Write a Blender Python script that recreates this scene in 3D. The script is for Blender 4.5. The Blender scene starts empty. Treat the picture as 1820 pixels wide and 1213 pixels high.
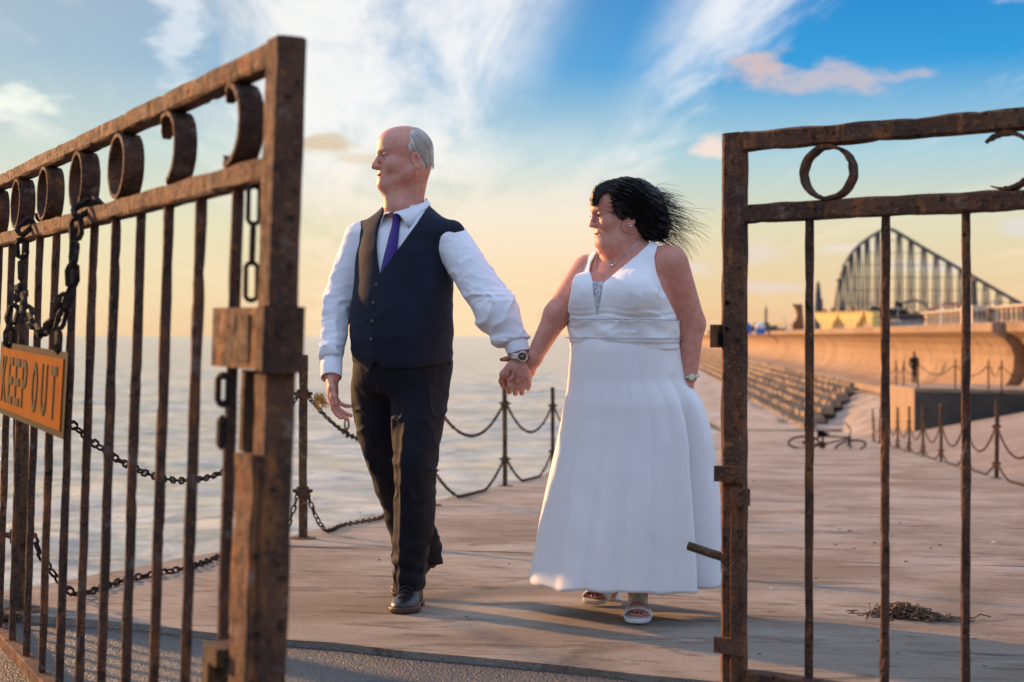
import bpy, math, random
import numpy as np
from mathutils import Vector, Matrix

# ---------------------------------------------------------------- camera, sky, sun, exposure
S = bpy.context.scene
COL = S.collection
F = 2528.0                      # focal length in photo pixels (50 mm lens on a 36 mm sensor, 1820 px wide)
cam_d = bpy.data.cameras.new('camera'); cam = bpy.data.objects.new('camera', cam_d); COL.objects.link(cam)
cam.location = (0, 0, 1.0); cam.rotation_euler = (math.radians(90), 0, 0)
cam_d.lens = 50; cam_d.sensor_width = 36; cam_d.shift_y = -8.5 / 1820
cam_d.clip_start = 0.05; cam_d.clip_end = 80000
cam_d.dof.use_dof = True; cam_d.dof.focus_distance = 5.1; cam_d.dof.aperture_fstop = 3.3
S.camera = cam
S.view_settings.view_transform = 'Standard'; S.view_settings.look = 'None'
S.view_settings.exposure = 0.68; S.view_settings.gamma = 1.0
try: S.view_settings.use_curve_mapping = False
except Exception: pass
try:
    S.cycles.max_bounces = 6; S.cycles.diffuse_bounces = 3; S.cycles.glossy_bounces = 3
    S.cycles.transmission_bounces = 2; S.cycles.use_denoising = True; S.cycles.caustics_reflective = False
except Exception: pass

SUN_EL = math.radians(12.5); SUN_AZ = math.radians(-50.0)      # azimuth from +Y towards +X
SUN = Vector((math.sin(SUN_AZ) * math.cos(SUN_EL), math.cos(SUN_AZ) * math.cos(SUN_EL), math.sin(SUN_EL)))
sl = bpy.data.lights.new('sun', 'SUN'); sun = bpy.data.objects.new('sun', sl); COL.objects.link(sun)
sl.energy = 4.4; sl.angle = math.radians(1.8); sl.color = (1.0, 0.53, 0.22)
sun.rotation_euler = SUN.to_track_quat('Z', 'Y').to_euler(); sun.location = (-20, 8, 12)

class NT:
    """tiny helper round a node tree"""
    def __init__(s, tree): s.t = tree; s.n = tree.nodes; s.l = tree.links
    def node(s, typ, ins=None, **kw):
        n = s.n.new(typ)
        for k, v in kw.items(): setattr(n, k, v)
        for k, v in (ins or {}).items(): s.put(n.inputs[k], v)
        return n
    def put(s, sock, v):
        if isinstance(v, bpy.types.NodeSocket): s.l.new(v, sock)
        elif v is not None:
            if isinstance(v, tuple) and len(v) == 3 and sock.type == 'RGBA': v = v + (1,)
            sock.default_value = v
    def m(s, op, a, b=None, c=None, clamp=False):
        n = s.node('ShaderNodeMath', operation=op); n.use_clamp = clamp
        for i, v in enumerate((a, b, c)):
            if v is not None: s.put(n.inputs[i], v)
        return n.outputs[0]
    def vm(s, op, a, b=None, out=0):
        n = s.node('ShaderNodeVectorMath', operation=op); s.put(n.inputs[0], a)
        if b is not None: s.put(n.inputs[1], b)
        return n.outputs['Value'] if op in ('DOT_PRODUCT', 'LENGTH') else n.outputs[0]
    def mix(s, f, a, b, mode='MIX'):
        n = s.node('ShaderNodeMix', data_type='RGBA', blend_type=mode)
        s.put(n.inputs[0], f); s.put(n.inputs[6], a); s.put(n.inputs[7], b); return n.outputs[2]
    def ss(s, x, lo, hi, a=0.0, b=1.0):
        n = s.node('ShaderNodeMapRange', interpolation_type='SMOOTHSTEP')
        for i, v in zip((0, 1, 2, 3, 4), (x, lo, hi, a, b)): s.put(n.inputs[i], v)
        return n.outputs[0]
    def ramp(s, f, stops):
        n = s.node('ShaderNodeValToRGB'); cr = n.color_ramp
        while len(cr.elements) < len(stops): cr.elements.new(0.5)
        for e, (p, c) in zip(cr.elements, stops): e.position = p; e.color = (*c, 1)
        s.put(n.inputs[0], f); return n.outputs[0]
    def noise(s, vec, scale, detail=4, rough=0.55, dist=0.0, out=0):
        n = s.node('ShaderNodeTexNoise'); s.put(n.inputs['Vector'], vec)
        n.inputs['Scale'].default_value = scale; n.inputs['Detail'].default_value = detail
        n.inputs['Roughness'].default_value = rough; n.inputs['Distortion'].default_value = dist
        return n.outputs[out]
    def comb(s, x, y, z=0.0):
        n = s.node('ShaderNodeCombineXYZ')
        for i, v in enumerate((x, y, z)): s.put(n.inputs[i], v)
        return n.outputs[0]
    def sep(s, v):
        n = s.node('ShaderNodeSeparateXYZ'); s.put(n.inputs[0], v); return n.outputs
    def mapv(s, v, scale=(1, 1, 1), loc=(0, 0, 0), rot=(0, 0, 0)):
        n = s.node('ShaderNodeMapping'); s.put(n.inputs['Vector'], v)
        n.inputs['Scale'].default_value = scale; n.inputs['Location'].default_value = loc; n.inputs['Rotation'].default_value = rot
        return n.outputs[0]

world = bpy.data.worlds.new('World'); S.world = world; world.use_nodes = True
w = NT(world.node_tree); w.n.clear()
nish = w.node('ShaderNodeTexSky', sky_type='NISHITA', sun_disc=False)
nish.sun_elevation = SUN_EL; nish.sun_rotation = SUN_AZ % (2 * math.pi)
nish.air_density = 1.2; nish.dust_density = 0.6; nish.ozone_density = 3.0
dirv = w.node('ShaderNodeTexCoord').outputs['Generated']
dx, dy, dz = w.sep(dirv)
el = w.m('MAXIMUM', dz, 0.0)
az = w.m('ARCTAN2', dx, dy)
clear = w.ramp(el, [(0.0, (.56, .32, .17)), (.025, (.57, .40, .23)), (.075, (.50, .46, .31)), (.125, (.27, .41, .46)),
                    (.185, (.020, .215, .46)), (.26, (.004, .135, .37)), (.5, (.42, .55, .83)), (1.0, (.44, .55, .80))])
sunh = Vector((math.sin(SUN_AZ), math.cos(SUN_AZ), 0.12)).normalized()
sd = w.vm('DOT_PRODUCT', dirv, tuple(sunh))
glow = w.ss(sd, 0.48, 1.0)
clear = w.mix(w.m('MULTIPLY', glow, .50), clear, (.58, .52, .34))
base = w.mix(.35, clear, w.vm('MULTIPLY', nish.outputs[0], (.075, .075, .075)))
base = w.mix(.82, base, clear)
# cirrus: streets of streaky cloud on a flat layer, running away towards azimuth -0.08
qz = w.m('DIVIDE', 1.0, w.m('MAXIMUM', w.m('ADD', dz, .03), .03))
ca, sa = math.cos(-.08), math.sin(-.08)
along = w.m('MULTIPLY', qz, w.m('ADD', w.m('MULTIPLY', dx, sa), w.m('MULTIPLY', dy, ca)))
across = w.m('MULTIPLY', qz, w.m('SUBTRACT', w.m('MULTIPLY', dx, ca), w.m('MULTIPLY', dy, sa)))
st = w.noise(w.comb(w.m('MULTIPLY', across, 1.0), w.m('MULTIPLY', along, .22), 3.1), 1.05, 7, .62, .55)
fine = w.noise(w.comb(w.m('MULTIPLY', across, 1.0), w.m('MULTIPLY', along, .16), 8.7), 3.6, 6, .66, .8)
puff = w.noise(w.vm('MULTIPLY', dirv, (1, 1, 2.2)), 7.0, 6, .6, .4)
# how much cloud: banks left of centre and out to the right, a clear lane just right of centre
lane = w.m('SUBTRACT', 1.0, w.m('MULTIPLY', w.ss(w.m('ABSOLUTE', w.m('SUBTRACT', az, w.m('ADD', .035, w.m('MULTIPLY', w.m('SUBTRACT', el, .14), .45)))), .012, .085, 1.0, 0.0), w.ss(el, .06, .17)))
bank = w.ss(w.m('ABSOLUTE', w.m('ADD', az, .07)), .05, .20, 1.0, 0.0)
bank2 = w.ss(w.m('ABSOLUTE', w.m('SUBTRACT', az, w.m('ADD', .10, w.m('MULTIPLY', w.m('SUBTRACT', el, .16), .9)))), .02, .09, 1.0, 0.0)
cov = w.m('ADD', w.m('MULTIPLY', st, .72), w.m('ADD', w.m('MULTIPLY', fine, .50), w.m('MULTIPLY', puff, .16)))
cov = w.m('ADD', cov, w.m('ADD', w.m('MULTIPLY', bank, .22), w.m('MULTIPLY', bank2, .18)))
dens = w.m('MULTIPLY', w.ss(cov, .70, 1.02), lane, clamp=True)
ccol = w.mix(w.ss(el, .02, .16), (.62, .46, .28), (.61, .61, .62))
ccol = w.mix(w.m('MULTIPLY', glow, .35), ccol, (.63, .58, .45))
sky = w.mix(w.m('MULTIPLY', dens, .92), base, ccol)
# small low cumulus, rosy where the sun catches it and mauve below
vaz = w.comb(w.m('MULTIPLY', az, 1.0), w.m('MULTIPLY', el, 2.6), 0.0)
wob = w.m('SUBTRACT', w.noise(vaz, 26, 6, .6), .5)
def blob(px, py, rx, ry, col, amt):
    global sky
    u = w.m('DIVIDE', w.m('SUBTRACT', az, (px - 910) / F), rx / F)
    v = w.m('DIVIDE', w.m('SUBTRACT', el, (598 - py) / F), ry / F)
    r = w.m('SQRT', w.m('ADD', w.m('MULTIPLY', u, u), w.m('MULTIPLY', v, v)))
    k = w.ss(w.m('ADD', r, w.m('MULTIPLY', wob, 2.6)), 1.05, .25)
    sky = w.mix(w.m('MULTIPLY', k, amt), sky, col)
for b in [(1345, 132, 80, 28, (0.50, 0.35, 0.30), .75), (1475, 155, 150, 34, (0.40, 0.35, 0.37), .75), (1265, 268, 42, 28, (0.71, 0.52, 0.42), .7),
          (585, 264, 62, 20, (0.44, 0.34, 0.22), .8), (640, 284, 60, 14, (0.50, 0.40, 0.29), .6), (1345, 452, 60, 26, (0.52, 0.44, 0.42), .6), (1370, 512, 75, 16, (0.52, 0.44, 0.44), .5),
          (1240, 478, 60, 16, (0.52, 0.46, 0.46), .55), (1790, 412, 60, 22, (0.46, 0.46, 0.49), .6), (1500, 445, 70, 11, (0.55, 0.50, 0.49), .5),
          (1780, 20, 90, 30, (0.35, 0.42, 0.55), .6), (1630, 480, 120, 12, (0.52, 0.50, 0.52), .4), (2050, 300, 160, 40, (0.52, 0.44, 0.44), .5),
          (60, 210, 120, 30, (0.78, 0.76, 0.64), .55), (330, 60, 60, 130, (0.80, 0.78, 0.76), .35), (-150, 330, 140, 30, (0.63, 0.52, 0.38), .5)]:
    blob(*b)
low = w.ss(dz, -.02, -.002)
sky = w.mix(low, (.30, .27, .24), sky)
bgn = w.node('ShaderNodeBackground'); w.put(bgn.inputs[0], sky); bgn.inputs[1].default_value = 1.0
w.l.new(bgn.outputs[0], w.node('ShaderNodeOutputWorld').inputs[0])

# ---------------------------------------------------------------- helpers
def wp(px, py, Y):
    """survey helper: photo pixel + real distance -> world point"""
    return np.array(((px - 910) / F * Y, Y, 1.0 - (py - 598) / F * Y))
def gz(x, y): return 0.28 - 0.00946 * x - 0.0544 * y       # slipway surface, falling away from the camera
def tag(o, label=None, cat=None, group=None, kind=None):
    if label: o['label'] = label
    if cat: o['category'] = cat
    if group: o['group'] = group
    if kind: o['kind'] = kind
    return o
def empty(name, loc, label=None, cat=None, group=None, matrix=None):
    o = bpy.data.objects.new(name, None); COL.objects.link(o); o.empty_display_size = .2
    if matrix is not None: o.matrix_world = matrix
    else: o.location = loc
    return tag(o, label, cat, group)
def mesh_obj(name, verts, faces, mat, parent=None, off=None, smooth=False):
    me = bpy.data.meshes.new(name)
    v = np.asarray(verts, dtype=np.float64).reshape(-1, 3)
    if off is not None: v = v - np.asarray(off)
    if isinstance(faces, np.ndarray):
        nf, k = faces.shape
        me.vertices.add(len(v)); me.vertices.foreach_set('co', v.astype(np.float32).ravel())
        me.loops.add(nf * k); me.loops.foreach_set('vertex_index', faces.astype(np.int32).ravel())
        me.polygons.add(nf); me.polygons.foreach_set('loop_start', np.arange(0, nf * k, k, dtype=np.int32))
        me.update(calc_edges=True); me.validate()
    else:
        me.from_pydata([tuple(p) for p in v], [], faces); me.update()
    if smooth: me.polygons.foreach_set('use_smooth', np.ones(len(me.polygons), dtype=bool))
    if mat is not None: me.materials.append(mat)
    o = bpy.data.objects.new(name, me); COL.objects.link(o)
    if parent is not None: o.parent = parent
    return o
def dup(o, loc=None, parent=None):
    c = o.copy(); COL.objects.link(c)
    if parent is not None: c.parent = parent
    if loc is not None: c.location = loc
    return c
rng = random.Random(7); nrg = np.random.default_rng(11)

class MB:
    def __init__(s): s.v = []; s.f = []
    def add(s, verts, faces):
        n = len(s.v); s.v += [tuple(map(float, p)) for p in verts]; s.f += [tuple(i + n for i in f) for f in faces]; return s
    def box(s, c, d, rz=0.0):
        hx, hy, hz = d[0] / 2, d[1] / 2, d[2] / 2; co, si = math.cos(rz), math.sin(rz); vs = []
        for z in (-hz, hz):
            for x, y in ((-hx, -hy), (hx, -hy), (hx, hy), (-hx, hy)):
                vs.append((c[0] + x * co - y * si, c[1] + x * si + y * co, c[2] + z))
        return s.add(vs, [(3, 2, 1, 0), (4, 5, 6, 7), (0, 1, 5, 4), (1, 2, 6, 5), (2, 3, 7, 6), (3, 0, 4, 7)])
    def bar(s, a, b, wd, dp, side=(1, 0, 0), seg=1, jit=0.0, bev=0.12):
        """bar of rectangular section (chamfered edges) from a to b; wd along `side`"""
        a = np.array(a, float); b = np.array(b, float); t = b - a; t /= np.linalg.norm(t)
        sd_ = np.array(side, float); sd_ -= t * sd_.dot(t); sd_ /= np.linalg.norm(sd_); up = np.cross(t, sd_)
        c = bev * min(wd, dp); hw, hd = wd / 2, dp / 2
        prof = [(-hw + c, -hd), (hw - c, -hd), (hw, -hd + c), (hw, hd - c), (hw - c, hd), (-hw + c, hd), (-hw, hd - c), (-hw, -hd + c)]
        vs = []
        if jit:      # worn, flaked edges: smooth wander plus the odd chip
            nz = nrg.normal(0, jit, (seg + 5, 8, 3)); nz = (nz[:-4] + 2 * nz[1:-3] + 3 * nz[2:-2] + 2 * nz[3:-1] + nz[4:]) / 4.4
            chip = (nrg.random((seg + 1, 8, 1)) < .06) * nrg.random((seg + 1, 8, 1)) * jit * 4.0
        for i in range(seg + 1):
            p = a + (b - a) * i / seg
            for k_, (x, y) in enumerate(prof):
                j = (nz[i, k_] - (sd_ * x + up * y) / math.hypot(x, y) * chip[i, k_]) if jit else 0
                vs.append(p + sd_ * x + up * y + j)
        fs = []; k = 8
        for i in range(seg):
            for j in range(k): fs.append((i * k + j, i * k + (j + 1) % k, (i + 1) * k + (j + 1) % k, (i + 1) * k + j))
        fs.append(tuple(range(k - 1, -1, -1))); fs.append(tuple(seg * k + j for j in range(k)))
        return s.add(vs, fs)
    def tube(s, pts, r, sides=6, closed=False, caps=True):
        pts = [np.array(p, float) for p in pts]; n = len(pts); rs = r if hasattr(r, '__len__') else [r] * n
        vs = []; prev = None
        for i in range(n):
            if closed: t = pts[(i + 1) % n] - pts[i - 1]
            else: t = pts[min(i + 1, n - 1)] - pts[max(i - 1, 0)]
            t = t / (np.linalg.norm(t) + 1e-12)
            if prev is None:
                h = np.array((0, 0, 1.0)) if abs(t[2]) < .9 else np.array((1.0, 0, 0)); u = np.cross(t, h)
            else: u = prev - t * prev.dot(t)
            u /= np.linalg.norm(u) + 1e-12; prev = u; v = np.cross(t, u)
            for j in range(sides):
                a = 2 * math.pi * j / sides
                vs.append(pts[i] + (u * math.cos(a) + v * math.sin(a)) * rs[i])
        fs = []
        for i in range(n if closed else n - 1):
            for j in range(sides):
                a = i * sides; b = ((i + 1) % n) * sides
                fs.append((a + j, a + (j + 1) % sides, b + (j + 1) % sides, b + j))
        if caps and not closed:
            fs.append(tuple(range(sides - 1, -1, -1))); fs.append(tuple((n - 1) * sides + j for j in range(sides)))
        return s.add(vs, fs)
    def lathe(s, prof, c=(0, 0, 0), n=16, axis='z'):
        vs = []; fs = []; m_ = len(prof)
        for i in range(n):
            a = 2 * math.pi * i / n
            for r, h in prof:
                p = (r * math.cos(a), r * math.sin(a), h)
                if axis == 'y': p = (p[0], p[2], p[1])
                if axis == 'x': p = (p[2], p[0], p[1])
                vs.append((c[0] + p[0], c[1] + p[1], c[2] + p[2]))
        for i in range(n):
            for j in range(m_ - 1):
                a = i * m_ + j; b = ((i + 1) % n) * m_ + j; fs.append((a, b, b + 1, a + 1))
        return s.add(vs, fs)
    def prism(s, poly, vec):
        """closed polygon (3-D points) pushed along vec"""
        n = len(poly); vec = np.array(vec, float)
        vs = [np.array(p, float) for p in poly] + [np.array(p, float) + vec for p in poly]
        fs = [tuple(range(n - 1, -1, -1)), tuple(range(n, 2 * n))] + [(i, (i + 1) % n, n + (i + 1) % n, n + i) for i in range(n)]
        return s.add(vs, fs)
    def build(s, name, mat, parent=None, off=None, smooth=False):
        return mesh_obj(name, s.v, s.f, mat, parent, off, smooth)

# ---------------------------------------------------------------- materials
def material(name, fn, bump=None):
    m = bpy.data.materials.new(name); m.use_nodes = True; t = NT(m.node_tree); t.n.clear()
    bs = t.node('ShaderNodeBsdfPrincipled'); out = t.node('ShaderNodeOutputMaterial'); t.l.new(bs.outputs[0], out.inputs[0])
    fn(t, bs); return m
def setp(t, bs, col=None, rough=None, metal=None, spec=None, **kw):
    if col is not None: t.put(bs.inputs['Base Color'], col)
    if rough is not None: t.put(bs.inputs['Roughness'], rough)
    if metal is not None: t.put(bs.inputs['Metallic'], metal)
    if spec is not None: t.put(bs.inputs['Specular IOR Level'], spec)
def bumpn(t, bs, h, dist, strength=1.0):
    b = t.node('ShaderNodeBump'); t.put(b.inputs['Height'], h); b.inputs['Distance'].default_value = dist; b.inputs['Strength'].default_value = strength
    t.l.new(b.outputs[0], bs.inputs['Normal'])
def obj_co(t): return t.node('ShaderNodeTexCoord').outputs['Object']
def pos(t): return t.node('ShaderNodeNewGeometry').outputs['Position']
def plain(name, col, rough=.6, metal=0., var=.12, scale=30, bump=0.0, spec=.5):
    def fn(t, bs):
        p = pos(t); n = t.noise(p, scale, 4, .6)
        k = t.ss(n, .25, .75, 1 - var, 1 + var)
        setp(t, bs, t.vm('MULTIPLY', col, t.comb(k, k, k)), rough, metal, spec)
        if bump: bumpn(t, bs, n, bump)
    return material(name, fn)
def rust(name, dark, mid, orange, k=1.0, rough=.85):
    def fn(t, bs):
        p = pos(t)
        a = t.noise(p, 7 * k, 6, .65, .6); b = t.noise(p, 38 * k, 5, .65); c = t.noise(t.mapv(p, (1, 1, .3)), 16 * k, 5, .6, .8)
        col = t.mix(t.ss(a, .36, .62), dark, mid)
        col = t.mix(t.ss(c, .52, .72), col, orange)
        col = t.mix(t.ss(b, .54, .68), col, (.030, .019, .016))
        col = t.mix(t.m('MULTIPLY', t.ss(t.noise(p, 95 * k, 4, .7), .56, .70), .6), col, tuple(min(1, c * 1.5) for c in orange))
        col = t.mix(t.m('MULTIPLY', t.ss(t.noise(p, 17 * k, 5, .65), .58, .70), .65), col, (.26, .19, .15))
        setp(t, bs, col, t.ss(b, .3, .7, rough - .12, rough + .1), 0.0, .3)
        bumpn(t, bs, t.m('ADD', t.m('MULTIPLY', b, 1.4), t.m('ADD', t.m('MULTIPLY', a, 1.5), t.noise(p, 140 * k, 3, .7))), .006, 1.0)
    return material(name, fn)
M = {}
M['rust'] = rust('rust', (.075, .038, .026), (.155, .068, .036), (.34, .125, .036))
M['rust_dark'] = rust('rust_dark', (.060, .031, .022), (.125, .055, .031), (.30, .11, .032))
M['rust_chain'] = rust('rust_chain', (.020, .016, .014), (.045, .030, .022), (.11, .05, .02), 2.0)
M['rust_post'] = rust('rust_post', (.05, .032, .022), (.14, .075, .035), (.25, .12, .04), 1.4)
def conc(name, base, dark, pale, scale=1.0, bump=.004, streak=True, rough=.82, rot=.176, weed=False):
    def fn(t, bs):
        p = t.mapv(pos(t), rot=(0, 0, rot))
        big = t.noise(p, .8 * scale, 6, .62, .6); st = t.noise(t.mapv(p, (.6, 2.0, 1)), 3.1 * scale, 7, .68, 1.2)
        stf = t.noise(t.mapv(p, (.16, 2.0, 1)), 34 * scale, 6, .75, .6); gr = t.noise(p, 170, 3, .7); mid = t.noise(p, 9 * scale, 6, .68, .5)
        col = t.mix(t.ss(big, .36, .66), base, pale)
        col = t.mix(t.m('MULTIPLY', t.ss(st, .50, .68), .75), col, dark)
        col = t.mix(t.m('MULTIPLY', t.ss(stf, .56, .76), .30 if streak else .2), col, dark)
        col = t.mix(t.m('MULTIPLY', t.ss(mid, .58, .75), .45), col, (base[0] * 1.2, base[1] * 1.05, base[2] * .9))
        col = t.mix(t.m('MULTIPLY', t.ss(gr, .54, .68), .75), col, tuple(c * .42 for c in base))
        col = t.mix(t.m('MULTIPLY', t.ss(t.noise(p, 110, 3, .7), .60, .72), .6), col, tuple(min(1, c * 1.35) for c in pale))
        col = t.mix(t.m('MULTIPLY', t.ss(t.noise(p, 2.3 * scale, 7, .7, 1.0), .56, .70), .55), col, (dark[0] * 1.2, dark[1] * 1.25, dark[2] * 1.3))
        col = t.mix(t.m('MULTIPLY', t.ss(t.noise(p, 1.4 * scale, 6, .65, .8), .60, .74), .5), col, (base[0] * 1.15, base[1] * .88, base[2] * .62))
        if weed:      # upward-facing tops mixed darker in patches
            nzv = t.sep(t.node('ShaderNodeNewGeometry').outputs['True Normal'])[2]; col = t.mix(t.m('MULTIPLY', t.ss(nzv, .6, .85), t.ss(t.noise(pos(t), .9, 4), .30, .50)), col, (.075, .068, .055))
        setp(t, bs, col, t.ss(mid, .3, .7, rough - .12, rough + .08), 0, .35)
        h = t.m('ADD', t.m('MULTIPLY', stf, 0.7 if streak else .3), t.m('ADD', t.m('MULTIPLY', gr, 1.3), t.m('MULTIPLY', t.m('ADD', st, t.m('MULTIPLY', mid, 1.6)), .6)))
        bumpn(t, bs, h, bump, 1.0)
    return material(name, fn)
M['slip'] = conc('slipway_concrete', (.35, .255, .18), (.10, .074, .056), (.60, .50, .405), 1.0, .017)
M['apron'] = conc('apron_concrete', (.29, .21, .155), (.17, .12, .09), (.37, .28, .215), .5, .006)
M['seawall'] = conc('seawall_concrete', (.32, .205, .12), (.15, .095, .055), (.42, .29, .185), .25, .01, False)
M['wallcap'] = conc('wall_cap_concrete', (.46, .36, .27), (.30, .22, .16), (.54, .44, .35), .4, .008, False)
M['block'] = conc('revetment_concrete', (.35, .235, .145), (.13, .09, .06), (.42, .31, .20), .6, .02, False, weed=True)
M['algae_shade'] = conc('weedy_shade_concrete', (.060, .055, .050), (.03, .03, .028), (.10, .085, .07), .6, .02, False, .7)  # also serves as painted shade on the landing's long face
def tarm(t, bs):
    p = pos(t); a = t.noise(p, 1.3, 5, .6, .5); g = t.noise(p, 120, 4, .75); g2 = t.noise(p, 45, 4, .7); vo = t.node('ShaderNodeTexVoronoi'); t.put(vo.inputs['Vector'], p); vo.inputs['Scale'].default_value = 130
    col = t.mix(t.ss(a, .35, .65), (.055, .054, .057), (.095, .082, .072))
    col = t.mix(t.m('MULTIPLY', t.ss(g, .55, .75), .7), col, (.24, .20, .17))
    col = t.mix(t.m('MULTIPLY', t.ss(g2, .60, .78), .6), col, (.03, .03, .03))
    setp(t, bs, col, t.ss(g2, .3, .7, .38, .62), 0, .5)
    bumpn(t, bs, t.m('ADD', t.m('MULTIPLY', vo.outputs[0], 1.2), t.m('ADD', g, t.m('MULTIPLY', g2, 1.5))), .006, 1.0)
M['tarmac'] = material('wet_tarmac', tarm)
def water(t, bs):
    p = pos(t)
    n1 = t.noise(t.mapv(p, (.55, 1.0, 1), rot=(0, 0, .25)), 2.6, 6, .66, .5)
    n2 = t.noise(t.mapv(p, (.6, 1.0, 1), rot=(0, 0, -.2)), .32, 4, .6, .4)
    n3 = t.noise(t.mapv(p, (.4, 1.0, 1)), .05, 4, .6)
    n0 = t.noise(t.mapv(p, (.5, 1.0, 1), rot=(0, 0, .1)), .8, 5, .6, .6)
    foam = t.m('MULTIPLY', t.ss(t.noise(t.mapv(p, (.22, 1.0, 1)), .11, 6, .7, .8), .60, .72), t.ss(n1, .45, .62))
    setp(t, bs, t.mix(t.m('MULTIPLY', foam, .6), t.mix(t.ss(n0, .38, .62), (.36, .33, .265), (.78, .66, .50)), (.85, .80, .74)), t.ss(foam, 0., 1., .10, .7), 0, .5)
    bs.inputs['IOR'].default_value = 1.33
    h = t.m('ADD', t.m('MULTIPLY', n1, .75), t.m('ADD', t.m('MULTIPLY', t.m('ADD', t.m('MULTIPLY', n2, 1.8), t.m('MULTIPLY', n0, 1.0)), 1.0), t.m('MULTIPLY', n3, 16.0)))
    bumpn(t, bs, h, .42, .95)
M['water'] = material('sea_water', water)
def sgn(t, bs):
    p = pos(t); n = t.noise(p, 9, 6, .7, .5); col = t.mix(t.ss(n, .35, .7), (.34, .095, .003), (.26, .072, .003)); col = t.mix(t.m('MULTIPLY', t.ss(t.noise(p, 26, 6, .75), .62, .72), .7), col, (.10, .05, .03)); setp(t, bs, col, .9, 0, .05)
M['yellow'] = material('sign_yellow', sgn)
M['black'] = plain('black_paint', (.008, .007, .008), .85, 0, .3, 20, spec=.1)
M['brass'] = plain('brass', (.55, .38, .14), .4, .8)
M['steel'] = plain('steel', (.55, .54, .52), .28, 1.0, .1)
M['silver'] = plain('silver', (.72, .70, .68), .22, 1.0, .1, 200)
# ---------------------------------------------------------------- the setting
SEA = -3.85
def wx(y): return 15.6 + .087 * y
def build_sea():
    na, nr = 300, 460
    azs = np.linspace(math.radians(-80), math.radians(42), na)
    rs = np.geomspace(9.0, 60000.0, nr)
    A, R = np.meshgrid(azs, rs); X = R * np.sin(A); Y = R * np.cos(A); Z = np.zeros_like(X)
    r2 = np.random.default_rng(3)
    for i in range(34):
        L = .8 * 1.17 ** (i % 17) * (1 + .1 * r2.random()); th = math.radians(78 + r2.normal(0, 26)); ph = r2.random() * 6.28
        amp = .0062 * L ** .80
        fade = np.clip((L * 55 - R) / (L * 35), 0, 1)
        s = np.sin((X * math.cos(th) + Y * math.sin(th)) * 2 * math.pi / L + ph + 1.2 * np.sin(X * .11 + Y * .07 + i))
        Z += amp * (s + .25 * s * s) * fade
    V = np.stack([X, Y, Z + SEA], -1).reshape(-1, 3)
    i = np.arange(nr - 1)[:, None] * na + np.arange(na - 1)[None]; i = i.ravel()
    o = mesh_obj('sea', V, np.stack([i, i + 1, i + na + 1, i + na], -1), M['water'], smooth=True)
    tag(o, 'pale rippling sea reaching out to the horizon', None, None, 'structure')
build_sea()
def lx(y): return -1.185 + .186 * (y - 8.05)          # line of the seaward chain fence
def rx(y): return 5.79 + .195 * (y - 17.0)            # line of the landward chain fence
J0 = np.array((-1.85, 5.08)); J1 = np.array((.563, 3.85)); JD = (J1 - J0) / (J1 - J0)[0]
def joint_y(x): return J0[1] + (x - J0[0]) * JD[1]
# slipway: slabs cast side by side, with recessed joints, each one a piece of the slipway
slip = empty('slipway', (0, 0, 0), 'long pale concrete slipway slabs falling away towards the sea wall'); tag(slip, kind='structure')
jr = random.Random(5)
def slab_piece(y0, y1, first=False):
    nx, ny = 24, max(2, int((y1 - y0) / .35)); mb = MB(); vs = []
    for j in range(ny + 1):
        for i in range(nx + 1):
            f = i / nx; g = j / ny
            yb = y0 + (y1 - y0) * g
            xl, xr = lx(yb) - .10, rx(yb) + .12
            x = xl + (xr - xl) * f
            if first:
                ys = joint_y(x); yy = ys + (y1 - .18 * x - ys) * g
                xx = x; 
            else: yy = yb - .18 * x; xx = x
            # ragged near lip and edge of the first slab
            if first and j == 0: yy += .02 * math.sin(x * 9) + jr.gauss(0, .012)
            if i == 0: xx += jr.gauss(0, .012)
            vs.append((xx, yy, gz(xx, yy) + jr.gauss(0, .0015)))
    n1 = nx + 1; fs = [(j * n1 + i, j * n1 + i + 1, (j + 1) * n1 + i + 1, (j + 1) * n1 + i) for j in range(ny) for i in range(nx)]
    per = list(range(nx + 1)) + [j * n1 + nx for j in range(1, ny + 1)] + [ny * n1 + i for i in range(nx - 1, -1, -1)] + [j * n1 for j in range(ny - 1, 0, -1)]
    m0 = len(vs); vs += [(vs[k][0], vs[k][1], vs[k][2] - 1.2) for k in per]
    for a in range(len(per)): b = (a + 1) % len(per); fs.append((per[b], per[a], m0 + a, m0 + b))
    mb.add(vs, fs); mb.build('slab', M['slip'], slip)
cuts = [3.5, 7.35, 9.9, 13.4, 17.6, 23.0, 30.0, 40.0, 54.0, 72.0]
for k in range(len(cuts) - 1): slab_piece(cuts[k] + (.022 if k else 0), cuts[k + 1], k == 0)
# mass of the quay under the slabs
mb = MB()
mb.add([(lx(3) - .06, 3.2, -.9), (rx(3), 3.0, -.9), (rx(72), 70, -4.6), (lx(72) - .06, 72, -4.6), (lx(3) - .06, 3.2, -6), (rx(3), 3.0, -6), (rx(72), 70, -6), (lx(72) - .06, 72, -6)],
       [(0, 1, 2, 3), (0, 4, 5, 1), (1, 5, 6, 2), (2, 6, 7, 3), (3, 7, 4, 0)])
tag(mb.build('quay', M['algae_shade']), 'dark concrete mass of the quay under the slipway', kind='structure')
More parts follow.
